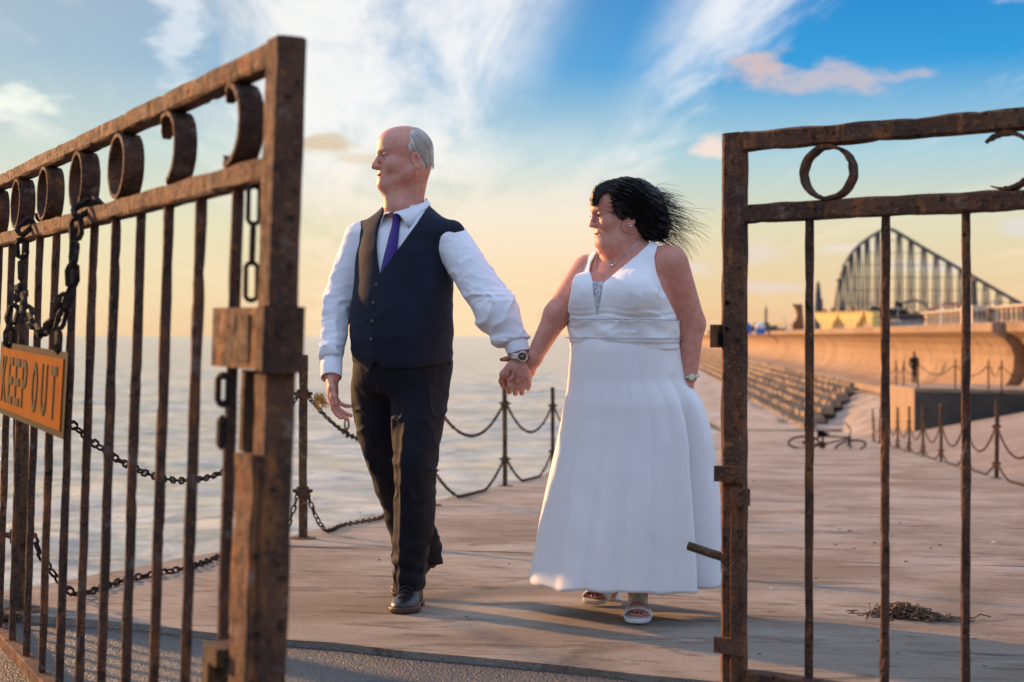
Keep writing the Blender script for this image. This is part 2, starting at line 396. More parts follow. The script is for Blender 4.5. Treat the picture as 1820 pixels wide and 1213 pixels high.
# wet tarmac apron before the gates, 3-6 cm lower
mb = MB(); vs = []; nx, ny = 60, 40
for j in range(ny + 1):
    for i in range(nx + 1):
        x = -3.6 + 9.6 * i / nx; yj = joint_y(x) + .05; y = -6 + (yj + 6) * j / ny
        vs.append((x, y, .0 + .020 * (min(x, 3) + 1.85) - .003 + rng.gauss(0, .0012)))
mb.add(vs, [(j * (nx + 1) + i, j * (nx + 1) + i + 1, (j + 1) * (nx + 1) + i + 1, (j + 1) * (nx + 1) + i) for j in range(ny) for i in range(nx)])
tag(mb.build('road', M['tarmac'], smooth=True), 'dark wet gritty tarmac before the gates', kind='structure')
# landward apron rising to the right of the slipway
mb = MB(); A = [(rx(y) + .16, y, gz(rx(y), y) - .02) for y in (6, 17, 30, 46, 58)]; B = [(a[0] + 6.5, a[1], a[2] + 1.25) for a in A]
mb.add(A + B, [(i, 5 + i, 6 + i, i + 1)[::-1] for i in range(4)])
tag(mb.build('pavement', M['apron']), 'sloping pale concrete apron beyond the landward chain fence', kind='structure')
# raised platform by the sea wall: sunlit end face, shaded long face
PX, PY = wp(1625, 690, 46)[0], 46.0
mb = MB(); q = [wp(1625, 690, 46), wp(1570, 683, 60), np.array((24.0, 66, -2.0)), np.array((24.0, 44.0, -.95)), ]
q[3] = wp(1990, 697, 43); q[2] = np.array((q[3][0] + 1.5, 60, q[1][2]))
mb.prism([(p[0], p[1], p[2] - 4.5) for p in q], (0, 0, 4.5))
tag(mb.build('platform', M['seawall']), 'raised concrete landing with a sunlit end and a shaded long face', kind='structure')

mb = MB(); mb.prism([q[0] + np.array((.02, -.02, -.12)), q[0] + np.array((.02, -.02, -4)), q[3] + np.array((.02, -.02, -4)), q[3] + np.array((.02, -.02, -.12))], (-.02, -.04, 0))  # thin dark sheet: the long face's shade is put into its colour
tag(mb.build('platform_face', M['algae_shade']), 'long face of the raised landing, its shade painted as a dark sheet', kind='structure')
# concrete ramp and toe linking the slipway, the landing and the revetment
mb = MB(); c4 = [np.array(c_) for c_ in ((rx(44) + .3, 44, gz(rx(44), 44) - .04), (rx(72) + .1, 72, gz(rx(72), 72) - .02), (22.4, 94, -2.35), (wx(50) - 1.0, 50, -2.2))]; ng = 14
mb.add([(c4[0] * (1 - i / ng) + c4[3] * i / ng) * (1 - j / ng) + (c4[1] * (1 - i / ng) + c4[2] * i / ng) * j / ng for j in range(ng + 1) for i in range(ng + 1)],
       [(j * (ng + 1) + i, j * (ng + 1) + i + 1, (j + 1) * (ng + 1) + i + 1, (j + 1) * (ng + 1) + i) for j in range(ng) for i in range(ng)])
mb.add([(lx(70), 70, -3.60), (lx(71) + 9, 330, -3.60), (wx(330), 330, -3.0), (22.4, 94.2, -2.5), (rx(71) + .2, 70, -3.60)], [(0, 4, 3, 2, 1)])
tag(mb.build('ramp', M['slip'], smooth=True), 'pale concrete ramp between slipway, landing and revetment', kind='structure')
# sea wall: recurved concrete, cast in panels
WDIR = np.array((.087, 1.0, 0)) / math.hypot(.087, 1); WN = np.array((1.0, -.087, 0)) / math.hypot(.087, 1)
prof = [(-1.7, -2.25), (-1.6, -1.92), (0.0, -1.72), (.55, -1.45), (.95, -1.0), (1.15, -.45), (1.18, .1), (1.02, .55), (.72, .92), (.30, 1.16),
        (.22, 1.22), (.22, 1.58), (.32, 1.63), (2.6, 1.66), (2.6, -2.4)]
wall = empty('sea_wall', (wx(60), 60, -2), 'tall recurved concrete sea wall glowing in the low sun', 'sea wall')
def panel_mesh(L):
    mb = MB(); n = len(prof)
    for e in (0.006, L - .006):
        for a, z in prof:
            mb.v.append(tuple(WDIR * e + WN * a + np.array((0, 0, z + 2))))
    for i in range(n): mb.f.append((i, (i + 1) % n, n + (i + 1) % n, n + i))
    mb.f.append(tuple(range(n - 1, -1, -1))); mb.f.append(tuple(range(n, 2 * n)))
    return mb.build('panel', M['seawall'], wall)
first = None; L = 6.5
for k in range(-5, 60):
    y = 63.2 + k * L * .99625; off = WN * (.55 if k < 0 else 0.0)
    base = np.array((wx(y), y, 0)) - np.array((wx(60), 60, 0)) + off
    if first is None: first = panel_mesh(L); first.location = tuple(base)
    else: dup(first, tuple(base), wall)
# promenade and land behind the wall
mb = MB(); a = np.array((wx(20), 20, 1.25)) + WN * 2.4; b = np.array((wx(460), 460, 1.25)) + WN * 2.4
mb.add([a, a + np.array((900, 0, 0)), b + np.array((5000, 6000, 0)), b + np.array((500, 6000, 0)), b], [(0, 1, 2, 3, 4)])
tag(mb.build('promenade', M['wallcap']), 'paved promenade and town ground behind the sea wall', kind='structure')

# stepped revetment of concrete blocks below the wall
rev = empty('revetment', (14, 80, -3), 'stepped revetment of blocky concrete rows below the sea wall', 'revetment')
RO = np.array((14.0, 80, -3))
NR = 8
def row(i): return 14.0 - .88 * i, -2.02 - .235 * i
mb = MB()
for i in range(NR):
    X0, zt = row(i); y0 = 91 - 3.3 * i; y1 = 330
    for (ya, yb) in ((y0, y1),):
        p = []
        for yy in (ya, yb):
            p += [(X0 + .087 * yy - .46, yy, zt - .30), (X0 + .087 * yy + .48, yy, zt - .22), (X0 + .087 * yy + .48, yy, zt - 2.2), (X0 + .087 * yy - .46, yy, zt - 2.2)]
        mb.add(p, [(0, 1, 5, 4), (3, 0, 4, 7), (0, 3, 2, 1), (4, 5, 6, 7)])
mb.build('step', M['algae_shade'], rev, RO)
def blk():
    mb = MB(); co, h, wd = .44, .40, .70
    mb.prism([(-wd / 2, -co, -.1), (wd / 2, -co, -.1), (wd / 2, co, -.1), (-wd / 2, co, -.1)], (0, 0, .05))
    mb = MB()
    a = [(-wd / 2, -co, -.3), (wd / 2, -co, -.3), (wd / 2, co, -.3), (-wd / 2, co, -.3)]
    b = [(-wd / 2 + .05, -co + .05, .02), (wd / 2 - .02, -co + .03, .06), (wd / 2 - .02, co - .03, .06), (-wd / 2 + .05, co - .05, .02)]
    mb.add(a + b, [(4, 5, 6, 7), (0, 1, 5, 4), (1, 2, 6, 5), (2, 3, 7, 6), (3, 0, 4, 7)])
    return mb
spots = []
br = random.Random(9)
for i in range(NR):
    X0, zt = row(i); y = 91 - 3.3 * i + br.random() * .4
    while y < 300:
        spots.append((X0 + .087 * y + br.gauss(0, .03) - .05, y, zt + br.gauss(0, .03), br.gauss(0, .04) - .087)); y += 1.32 + br.random() * .22
spots.sort(key=lambda p: p[1])
b0 = blk().build('block', M['block'], rev)
far = MB(); bm_ = blk()
for k, (x, y, z, r) in enumerate(spots):
    if k < 300:
        o = b0 if k == 0 else dup(b0, parent=rev)
        o.location = (x - RO[0], y - RO[1], z - RO[2]); o.rotation_euler = (br.gauss(0, .03), br.gauss(0, .04), r); s_ = 1 + br.gauss(0, .07); o.scale = (s_, 1 + br.gauss(0, .06), s_)
    else: far.add([(v[0] + x, v[1] + y, v[2] + z) for v in bm_.v], bm_.f)
tag(far.build('far_blocks', M['block'], rev, RO), kind='stuff')
# ---------------------------------------------------------------- gates
def ring_mesh(cx, cz, r, depth, a0, a1, n=40, thick=.009, ragged=0.0):
    """band ring of flat bar standing on edge (axis along local y); a0..a1 degrees"""
    vs = []; full = abs(a1 - a0) >= 359.9; m_ = n if full else n + 1; rr = random.Random(int(cx * 1000))
    for i in range(m_):
        f = i / n; a = math.radians(a0 + (a1 - a0) * f); e = 0.0
        dp = depth / 2
        if not full and ragged:
            g = min(f, 1 - f)
            if g < .16: dp *= .35 + .65 * g / .16 + rr.gauss(0, .07)
        th = thick * (1 if full or min(f, 1 - f) > .1 else (.45 + 5.5 * min(f, 1 - f))) + rr.gauss(0, .0007)
        ro = r + rr.gauss(0, .0006)
        for q, y in ((ro, -dp), (ro, dp), (ro - th, dp), (ro - th, -dp)):
            vs.append((cx + q * math.cos(a), y, cz + q * math.sin(a)))
    fs = []
    for i in range(n):
        a = i * 4; b = ((i + 1) % m_) * 4
        for j in range(4): fs.append((a + j, a + (j + 1) % 4, b + (j + 1) % 4, b + j))
    if not full: fs += [(3, 2, 1, 0), tuple(n * 4 + j for j in range(4))]
    return vs, fs
def leaf_matrix(origin, u, v):
    u = Vector(u).normalized(); v = Vector(v); v = (v - u * v.dot(u)).normalized(); n = v.cross(u)
    m = Matrix((u, n, v)).transposed().to_4x4(); m.translation = Vector(origin); return m
def leaf(name, label, matrix, sp, nb, zt, zt2, zm, zm2, zb, zb2, st0, st1, rings, rail_d=.045, bar_w=.021, first=0.0, seg=60, jit=.0006):
    g = empty(name, (0, 0, 0), label, 'gate', None, matrix)
    end = first + sp * nb + .03
    ml = M['rust']
    MB().bar(((st0 + st1) / 2, 0, zb2), ((st0 + st1) / 2, 0, zt), abs(st1 - st0), .052, (1, 0, 0), 70, jit, .2).build('stile', ml, g)
    MB().bar((end, 0, zb2), (end, 0, zt), .06, .052, (1, 0, 0), 20, jit).build('stile', ml, g)
    a = max(st0, st1); b = end - .03
    MB().bar((a, 0, (zt + zt2) / 2), (b, 0, (zt + zt2) / 2), zt - zt2, rail_d, (0, 0, 1), seg * 2, jit * 1.6).build('top_rail', ml, g)
    MB().bar((a, 0, (zm + zm2) / 2), (b, 0, (zm + zm2) / 2), zm - zm2, rail_d, (0, 0, 1), seg * 2, jit * 1.8).build('middle_rail', ml, g)
    MB().bar((a, 0, (zb + zb2) / 2), (b, 0, (zb + zb2) / 2), zb - zb2, rail_d, (0, 0, 1), seg, jit).build('bottom_rail', ml, g)
    for k in range(nb):
        x = first + sp * k
        MB().bar((x, 0, zb), (x, 0, zm2), bar_w, bar_w, (1, 0, 0), 50, .0007, .30).build('bar', M['rust_dark'], g)
    for (cx, r, a0, a1) in rings:
        mb = MB(); v, f = ring_mesh(cx, (zt2 + zm) / 2, (zt2 - zm) / 2, rail_d * 1.05, a0, a1, ragged=1.0); mb.add(v, f)
        mb.build('ring', M['rust_dark'], g, smooth=False)
    return g
sL = .223
mL = leaf_matrix((-.5145, 2.59, .793), (-.491, .871, .0117), (.032, .0047, 1))
gl = leaf('iron_gate', 'rusty iron gate with the orange warning sign, swung open towards the sea', mL, sL, 14, .709, .668, .515, .474, -.743, -.782, -.265, -.192,
          [(.01, .08, 42, 318), (.415, .08, 22, 292), (.82, .08, 0, 360), (1.24, .08, 0, 360), (1.66, .08, 0, 360), (2.07, .08, 0, 360), (2.5, .08, 0, 360), (2.9, .08, 0, 360)], first=0.0)
# ring gaps as in the photo: nearest two are rusted through on the far side
mb = MB().box((-.140, .008, .205), (.27, .066, .104)); mb.build('lock_case', M['rust'], gl)
MB().box((-.279, .008, .205), (.008, .072, .110)).build('keep_plate', M['rust_dark'], gl)
MB().box((-.284, .012, .222), (.006, .018, .034)).build('latch_tongue', M['rust_post'], gl)
MB().bar((-.175, .043, .245), (-.175, .043, .165), .07, .004, (1, 0, 0), 6, .001).build('patch_plate', M['steel'] if False else M['rust_post'], gl)
# shoot-bolt housing on the lower half of the stile
MB().bar((-.200, .010, .01), (-.200, .010, -.79), .100, .064, (1, 0, 0), 40, .0012).build('bolt_housing', M['rust'], gl)
MB().bar((-.150, .020, .15), (-.150, .020, .01), .022, .022, (1, 0, 0), 4, .0006).build('bolt', M['rust_post'], gl)
MB().box((-.110, .035, -.345), (.07, .05, .03)).box((-.085, .045, -.39), (.03, .03, .07)).build('bolt_handle', M['rust_post'], gl)
MB().box((-.150, .0455, -.55), (.018, .004, .30)).build('bolt_slot', M['black'], gl)

mR = leaf_matrix((.603, 3.84, 1.0), (.833, -.553, 0), (.006, .002, 1))
gr = leaf('iron_gate', 'rusty iron gate without a sign, swung open on the landward side of the bride', mR, .203, 11, .547, .497, .353, .304, -.895, -.945, -.034, .030,
          [(.263, .072, 0, 360), (.715, .072, -122, 137), (1.16, .072, 0, 360), (1.6, .072, 0, 360), (2.05, .072, 0, 360)], first=.211, jit=.0008)
yb = -.035
MB().box((-.043, yb * .2, .0), (.022, .075, .062)).build('strike_plate', M['rust_dark'], gr)
MB().box((-.030, yb, -.005), (.010, .014, .03)).build('keyhole', M['black'], gr)
for z in (-.37, -.83): MB().box((-.004, yb + .004, z), (.078, .02, .042)).build('strap', M['rust'], gr)
MB().box((.036, yb + .005, -.49 + .06), (.030, .03, .045)).build('lug', M['rust'], gr)
MB().tube([(-.03, 0, -.60), (-.08, .0, -.59), (-.135, -.01, -.575)], .0125, 8).build('handle', M['rust_post'], gr)
MB().bar((.013, yb + .002, -.40), (.013, yb + .002, -.93), .016, .014, (1, 0, 0), 12, .0008).build('slide_bar', M['rust'], gr)
for z in (.09, .02): MB().lathe([(0, -.003), (.006, -.003), (.006, .003), (0, .003)], (-.012, yb + .009, z), 8, 'y').build('bolt_hole', M['black'], gr)
# gate posts carrying the hinges
def gate_post(mtx, x, lab):
    p = mtx @ Vector((x, 0, 0)); g = empty('gate_post', (p.x, p.y, .0), lab, 'post')
    MB().bar((0, 0, -.1), (0, 0, 1.85), .13, .13, (1, 0, 0), 16, .001).build('shaft', M['rust'], g)
    MB().box((0, 0, 1.88), (.17, .17, .05)).build('cap', M['rust_dark'], g)
gate_post(mL, 14 * sL + .16, 'rusty iron post hinging the gate with the warning sign'); gate_post(mR, .211 + 11 * .203 + .17, 'rusty iron post hinging the gate on the landward side')

# ---------------------------------------------------------------- chains
def link_mesh(Ln=.062, Wd=.036, r=.0055, n=10, sides=4):
    pts = []
    for i in range(n):
        a = 2 * math.pi * i / n; x, y = math.cos(a), math.sin(a)
        pts.append(((Ln / 2 - Wd / 2) * (1 if x > 0 else -1) + x * (Wd / 2 - r), y * (Wd / 2 - r), 0))
    mb = MB().tube(pts, r, sides, True); return mb
def chain_along(parent, pts, pitch, proto_mb, mat, twist0=0.0, joined=False):
    """links laid nose to tail along a polyline (world points), alternate ones turned a quarter"""
    pts = np.array(pts); seg = np.linalg.norm(np.diff(pts, axis=0), axis=1); cum = np.concatenate([[0], np.cumsum(seg)])
    n = max(1, int(cum[-1] / pitch)); off = np.array(parent.location)
    first = None; big = MB(); jr_ = random.Random(int(abs(pts[0][0]) * 997 + n))
    for k in range(n):
        sdist = (k + .5) * cum[-1] / n
        c = np.array([np.interp(sdist, cum, pts[:, i]) for i in range(3)])
        e = np.array([np.interp(min(sdist + .02, cum[-1]), cum, pts[:, i]) - np.interp(max(sdist - .02, 0), cum, pts[:, i]) for i in range(3)])
        xa = Vector(e).normalized(); side = xa.cross(Vector((0, 0, 1)))
        if side.length < .1: side = Vector((1, 0, 0))
        side.normalize(); up = side.cross(xa)
        a = twist0 + (math.pi / 2 if k % 2 else 0) + jr_.gauss(0, .22)
        ya = side * math.cos(a) + up * math.sin(a); za = xa.cross(ya)
        m = Matrix((xa, ya, za)).transposed().to_4x4(); m.translation = Vector(c - off)
        if joined: big.add([m @ Vector(v) for v in proto_mb.v], proto_mb.f)
        else:
            if first is None: first = proto_mb.build('link', mat, parent); o = first
            else: o = dup(first, parent=parent)
            o.matrix_local = m
    if joined: return big
def hang(a, b, sag, n=40, ground=None, lift=.012):
    a = np.array(a, float); b = np.array(b, float); out = []
    for i in range(n + 1):
        f = i / n; p = a + (b - a) * f; p[2] -= sag * 4 * f * (1 - f)
        if ground is not None: p[2] = max(p[2], ground(p[0], p[1]) + lift)
        out.append(p)
    return out
def steep(a, b, ground, n=50, k=5.0, lift=.012):
    """slack chain: drops steeply from both ends and lies on the ground between"""
    a = np.array(a, float); b = np.array(b, float); out = []
    for i in range(n + 1):
        f = i / n; g = f if k == 0 else f
        g = .5 + .5 * np.sign(2 * f - 1) * (1 - (1 - abs(2 * f - 1)) ** 1.5) if False else f
        p = a + (b - a) * g; e = min(g, 1 - g)
        gl_ = ground(p[0], p[1]) + lift
        p[2] = gl_ + max(0, (p[2] - gl_)) * max(0, 1 - e * k) ** 1.6
        p[0] += .03 * math.sin(f * 17) * min(1, e * 6)
        out.append(p)
    return out
LK = link_mesh(); LKs = link_mesh(.07, .045, .008, 8, 4)
def fence_post(x, y, z, label, group, h=1.02, mat='rust_post', lugs=(.82, .27), knob=True):
    g = empty('chain_post', (x, y, z), label, 'post', group)
    tilt = rng.gauss(0, .012)
    MB().bar((0, 0, -.06), (tilt, 0, h), .046, .030, (1, 0, 0), 24, .0012).build('shaft', M[mat], g)
    for hz in lugs:
        mb = MB().box((.0, 0, hz), (.062, .05, .05))
        mb.tube([(-.055, .01, hz + .002), (-.03, 0, hz), (.03, 0, hz), (.055, -.01, hz + .002)], [.010, .015, .015, .010], 6)
        mb.build('lug', M['rust_dark'], g)
    MB().lathe([(0, .004), (.075, .004), (.085, -.01)], (0, 0, 0.004), 10).build('base_plate', M['rust_post'], g)
    return g
ords = ['nearest', 'second', 'third', 'fourth', 'fifth', 'sixth', 'seventh', 'eighth', 'ninth', 'tenth', 'eleventh', 'twelfth']
LP = []
for k in range(8):
    y = 5.05 + 3.0 * k; x = lx(y); LP.append(np.array((x, y, gz(x, y))))
    fence_post(x, y, gz(x, y), f'{ords[k]} rusty post of the chain fence on the sea edge, counted from the gates', 'posts of the seaward chain fence', 1.04)
def rail_dir(a, b, o): d = (b - a) / np.linalg.norm(b - a); return a + d * .07 + np.array((0, 0, o))
for k in range(7):
    a, b = LP[k], LP[k + 1]; up0, up1 = rail_dir(a, b, .82), rail_dir(b, a, .82); lo0, lo1 = rail_dir(a, b, .27), rail_dir(b, a, .27)
    jn = k >= 4
    g = empty('chain', tuple(up0), f'upper iron chain hanging from the {ords[k]} to the {ords[k+1]} sea-edge post', 'chain', 'chains of the seaward fence')
    pu = hang(up0, up1, .42 if k == 0 else .30)
    if jn: chain_along(g, pu, .05, link_mesh(.062, .036, .006, 6, 3), M['rust_chain'], joined=True).build('links', M['rust_chain'], g)
    else: chain_along(g, pu, .0478, LK, M['rust_chain'])
    g = empty('chain', tuple(lo0), f'lower iron chain sagging from the {ords[k]} to the {ords[k+1]} sea-edge post', 'chain', 'chains of the seaward fence')
    if k < 2: pl = steep(lo0, lo1, gz, 60, 9.0)
    else: pl = hang(lo0, lo1, .30, 40, gz)
    if jn: chain_along(g, pl, .05, link_mesh(.062, .036, .006, 6, 3), M['rust_chain'], joined=True).build('links', M['rust_chain'], g)
    else: chain_along(g, pl, .0478, LK, M['rust_chain'])
# frayed orange rope on the second post
def straw(t, bs): setp(t, bs, t.mix(t.noise(pos(t), 60), (.42, .20, .045), (.62, .36, .10)), .8)
M['rope'] = material('frayed_rope', straw)
p1 = LP[1] + np.array((.085, -.02, .80)); mb = MB(); rr = random.Random(4)
for k in range(60):
    a = rr.random() * 6.28; q = p1 + np.array((.022 * math.cos(a) + .012, .022 * math.sin(a), rr.uniform(-.02, .03)))
    mb.tube([q, q + np.array((rr.gauss(.006, .012), rr.gauss(0, .012), -.022)), q + np.array((rr.gauss(.012, .010), rr.gauss(0, .012), rr.uniform(-.06, -.03)))], [.003, .0028, .001], 4)
mb.lathe([(0, -.018), (.016, -.016), (.022, 0), (.018, .016), (0, .018)], tuple(p1), 10)
tag(mb.build('rope_knot', M['rope'], None), 'frayed orange rope knot tied to the post behind the groom', 'rope')
# drooping spare links under the upper chain
g = empty('chain', tuple(LP[1] + np.array((.26, .1, .72))), 'short loose end of chain dangling beside the groom\'s hand', 'chain')
chain_along(g, [LP[1] + np.array((.215, .30, .655 - .035 * i)) for i in range(4)], .05, LK, M['rust_chain'])
RPs = []
for k in range(9):
    y = 17.0 + 3.1 * k - (0 if k else 0); x = rx(y); RPs.append(np.array((x, y, gz(x, y))))
    fence_post(x, y, gz(x, y), f'{ords[k]} rusty post of the landward chain fence, counted from the nearest', 'posts of the landward chain fence', .95, lugs=(.62, .18))
y = 13.8; RPs.insert(0, np.array((rx(y), y, gz(rx(y), y))))
fence_post(*RPs[0], 'rusty post of the landward chain fence beyond the picture edge', 'posts of the landward chain fence', .95, lugs=(.62, .18))
for k in range(9):
    a, b = RPs[k], RPs[k + 1]
    for nm, o, sg in (('upper', .62, .33), ('lower', .18, .2)):
        g = empty('chain', tuple(a + np.array((0, 0, o))), f'{nm} chain of the landward fence running on from its {ords[k-1] + " visible" if k else "unseen"} post', 'chain', 'chains of the landward fence')
        pts_ = hang(rail_dir(a, b, o), rail_dir(b, a, o), sg, 30, gz)
        chain_along(g, pts_, .056, link_mesh(.07, .042, .007, 6, 3), M['rust_post'], joined=True).build('links', M['rust_post'], g)
# fence on the raised landing
pz = float(q_z) if 'q_z' in globals() else None
PF = [wp(1632, 690, 46.5), wp(1698, 692, 45.6), wp(1757, 694, 44.9), wp(1780, 695, 44.6), wp(1838, 696, 43.9)]
PG = [wp(1578, 684, 58), wp(1593, 685.5, 54.5), wp(1606, 687, 51.5)]
for k, p in enumerate(PG + PF):
    fence_post(p[0], p[1], p[2] - .04, f'{ords[k]} slim post on the raised landing, counted from its far end', 'posts on the raised landing', 1.0, 'rust_dark', (.75,))
allp = PG + PF
for k in range(len(allp) - 1):
    a, b = allp[k], allp[k + 1]
    g = empty('chain', tuple(a + np.array((0, 0, .75))), f'chain on the raised landing after its {ords[k]} post', 'chain', 'chains on the raised landing')
    chain_along(g, hang(rail_dir(a, b, .75), rail_dir(b, a, .75), .3, 24), .08, link_mesh(.1, .05, .011, 6, 3), M['rust_dark'], joined=True).build('links', M['rust_dark'], g)

# ---------------------------------------------------------------- warning sign hung on the gate
SG0, SG1 = 1.02, 1.92         # along the leaf
zs_t, zs_b = .165, -.045
tilt = .05
msg = mL @ Matrix.Translation(Vector(((SG0 + SG1) / 2, .075, .055))) @ Matrix.Rotation(-.015, 4, 'Y') @ Matrix.Rotation(.02, 4, 'X')
sg = empty('warning_sign', (0, 0, 0), 'orange KEEP OUT sign with black border chained to the rusty gate', 'sign', None, msg)
W2, H2 = .455, .105
MB().bar((-W2, 0, 0), (W2, 0, 0), 2 * H2, .004, (0, 0, 1), 1, 0, .1).build('border', M['black'], sg)
MB().bar((-W2 + .035, .0036, 0), (W2 - .035, .0036, 0), 2 * H2 - .034, .003, (0, 0, 1), 1, 0, .1).build('plate', M['yellow'], sg)
def text_mesh(body):
    cu = bpy.data.curves.new('txt', 'FONT'); cu.body = body; cu.extrude = .002; cu.align_x = 'CENTER'; cu.align_y = 'CENTER'; cu.resolution_u = 4; cu.offset = .016
    o = bpy.data.objects.new('txt', cu); COL.objects.link(o); dg = bpy.context.evaluated_depsgraph_get(); dg.update()
    me = bpy.data.meshes.new_from_object(o.evaluated_get(dg)); bpy.data.objects.remove(o); return me
letters = 'KEEP OUT'; cx = [-.350, -.250, -.150, -.05, None, .095, .215, .330]
for ch, x in zip(letters, cx):
    if x is None: continue
    me = text_mesh(ch); vs = np.array([v.co[:] for v in me.vertices]); c0 = (vs.min(0) + vs.max(0)) / 2; vs -= c0
    sc = np.array((.070 / max(.25, np.ptp(vs[:, 0])), .132 / np.ptp(vs[:, 1]), .5)); vs *= sc
    co = np.stack([-(vs[:, 0]) - x, vs[:, 2] + .0062, vs[:, 1]], -1)     # mirrored axis: local x runs towards the hinge
    fc = [tuple(p.vertices) for p in me.polygons]
    mesh_obj('letter', co, fc, M['black'], sg)
# chains carrying the sign
def lp(x, y, z): return np.array(mL @ Vector((x, y, z)))
for nm, pts in (('chain looped over the gate rail at the near end of the warning sign', [lp(1.10, -.035, .50), lp(1.10, 0, .535), lp(1.10, .045, .50), lp(1.10, .05, .40), lp(1.12, .05, .30), lp(1.15, .07, .22), lp(1.13, .075, .15)]),
                ('chain looped over the gate rail at the far end of the warning sign', [lp(1.80, -.035, .50), lp(1.80, 0, .535), lp(1.80, .045, .50), lp(1.80, .05, .40), lp(1.78, .05, .33), lp(1.78, .07, .25), lp(1.80, .075, .15)]),
                ('chain swag between the two hangers above the warning sign', [lp(1.14, .055, .30), lp(1.26, .06, .23), lp(1.42, .06, .195), lp(1.58, .06, .23), lp(1.77, .055, .33)])):
    g = empty('chain', tuple(pts[0]), nm, 'chain', 'chains on the gate'); chain_along(g, pts, .058, LKs, M['rust_chain'])
g = empty('chain', tuple(lp(-.10, .03, .47)), 'thin chain hanging beside the latch stile of the gate with the sign', 'chain', 'chains on the gate')
chain_along(g, [lp(-.125, .012, .47 - .05 * i) for i in range(5)], .06, link_mesh(.075, .03, .0045, 10, 4), M['rust_chain'])
g = empty('chain', tuple(lp(-.06, .03, .15)), 'short chain end hanging below the lock case of the gate', 'chain', 'chains on the gate')
chain_along(g, [lp(-.075, .04, .15 - .05 * i) for i in range(4)], .055, link_mesh(.065, .036, .007, 10, 4), M['rust_chain'])
# ---------------------------------------------------------------- promenade, town and fairground behind the wall
M['coaster'] = plain('painted_steel_grey', (.045, .06, .075), .6, .1)
M['coaster_track'] = plain('track_steel', (.22, .20, .17), .6, .2)
M['corten'] = plain('corten_steel', (.26, .10, .04), .8, 0, .25, 1.0)
M['gold'] = plain('golden_cladding', (.80, .56, .16), .5, .0, .1, .6)
M['peach'] = plain('peach_render', (.44, .29, .20), .8, 0, .08, .5)
M['glass'] = plain('dark_glass', (.035, .045, .055), .15, 0, .2, .2)
M['slate'] = plain('slate_roof', (.06, .06, .07), .7)
M['white'] = plain('white_paint', (.75, .74, .72), .6)
M['blue'] = plain('blue_paint', (.05, .16, .55), .5)
M['red'] = plain('red_paint', (.5, .08, .07), .5)
M['galv'] = plain('galvanised', (.38, .38, .38), .5, .4)
M['cream'] = plain('cream_render', (.60, .50, .38), .8)
M['leaf'] = plain('dark_foliage', (.035, .045, .045), .8, 0, .4, .3)
GP = 1.25
# roller coaster: one big drop and the long straight lift hill
YC = 800.0
def cp(px, py): p = wp(px, py, YC); return p[0], p[2]
track = [(1483, 548), (1485, 530), (1488, 512), (1494, 488), (1503, 466), (1515, 448), (1530, 433), (1548, 420), (1564, 411), (1577, 407), (1588, 409), (1602, 417),
         (1640, 440), (1680, 463), (1720, 486), (1760, 509), (1800, 532), (1840, 552), (1870, 565)]
co = empty('roller_coaster', tuple(wp(1580, 596, YC)), 'tall grey steel roller coaster with a steep drop and long lift hill', 'roller coaster'); CO = np.array(co.location)
def tx(px): return np.interp(px, [t[0] for t in track], [t[1] for t in track])
tp = [np.array((cp(*t)[0], YC, cp(*t)[1])) for t in track]
for dy in (-1.2, 1.2):
    MB().tube([p + np.array((0, dy, .3)) for p in tp], .5, 5).build('track_rail', M['coaster_track'], co, CO)
MB().tube([p + np.array((0, 0, -.8)) for p in tp], .42, 5).build('track_spine', M['coaster'], co, CO)
for px in (1492, 1501, 1513, 1526, 1541, 1560, 1598, 1619, 1642, 1664, 1686, 1708, 1730, 1752, 1775, 1800):
    x, zt = cp(px, tx(px)); mb = MB(); sp = .75
    for sx in (-sp, sp):
        for dy in (-3.5, 3.5): mb.bar((x + sx, YC + dy * 1.9, GP), (x + sx, YC + dy * .4, zt), .75, .75, (1, 0, 0), 1)
    h = GP + 3
    while h < zt - 1.5:
        f = (h - GP) / (zt - GP); dy = 3.5 * (1.9 - 1.5 * f)
        mb.bar((x - sp, YC - dy, h), (x + sp, YC - dy, h), .25, .25, (0, 1, 0))
        mb.bar((x - sp, YC - dy, h), (x - sp, YC + dy, h), .2, .2, (1, 0, 0)); h += 7.5
    mb.build('support', M['coaster'], co, CO)
pxs = [1492, 1513, 1541, 1560, 1598, 1619, 1642, 1664, 1686, 1708, 1730, 1752, 1775, 1800]
for py in range(428, 560, 22):
    inside = [p for p in pxs if tx(p) < py - 4]
    if len(inside) > 1: MB().bar((cp(inside[0], py)[0], YC, cp(0, py)[1]), (cp(inside[-1], py)[0], YC, cp(0, py)[1]), .3, .3, (0, 0, 1)).build('brace', M['coaster'], co, CO)
MB().tube([(cp(1580, 407)[0], YC, cp(0, 407)[1]), (cp(1580, 400)[0], YC, cp(0, 400)[1])], .3, 5).build('beacon_mast', M['red'], co, CO)
# grey ride tower with red trim behind the golden shelter
b = wp(1454, 596, 760); ro = empty('ride_tower', (b[0], b[1], GP), 'slim grey rounded ride tower with red trim behind the golden shelter', 'tower')
hT = wp(0, 500, 760)[2] - GP; sc = 760 / F
MB().lathe([(7.2 * sc, 0), (7.0 * sc, hT * .4), (5.6 * sc, hT * .72), (3.6 * sc, hT * .92), (1.4 * sc, hT), (0, hT)], (0, 0, 0), 14).build('shaft', M['coaster'], ro, smooth=True)
MB().tube([(8.2 * sc, -1, hT * .05), (7.4 * sc, -1, hT * .4), (6.0 * sc, -1, hT * .68)], .5, 5).build('trim', M['red'], ro)
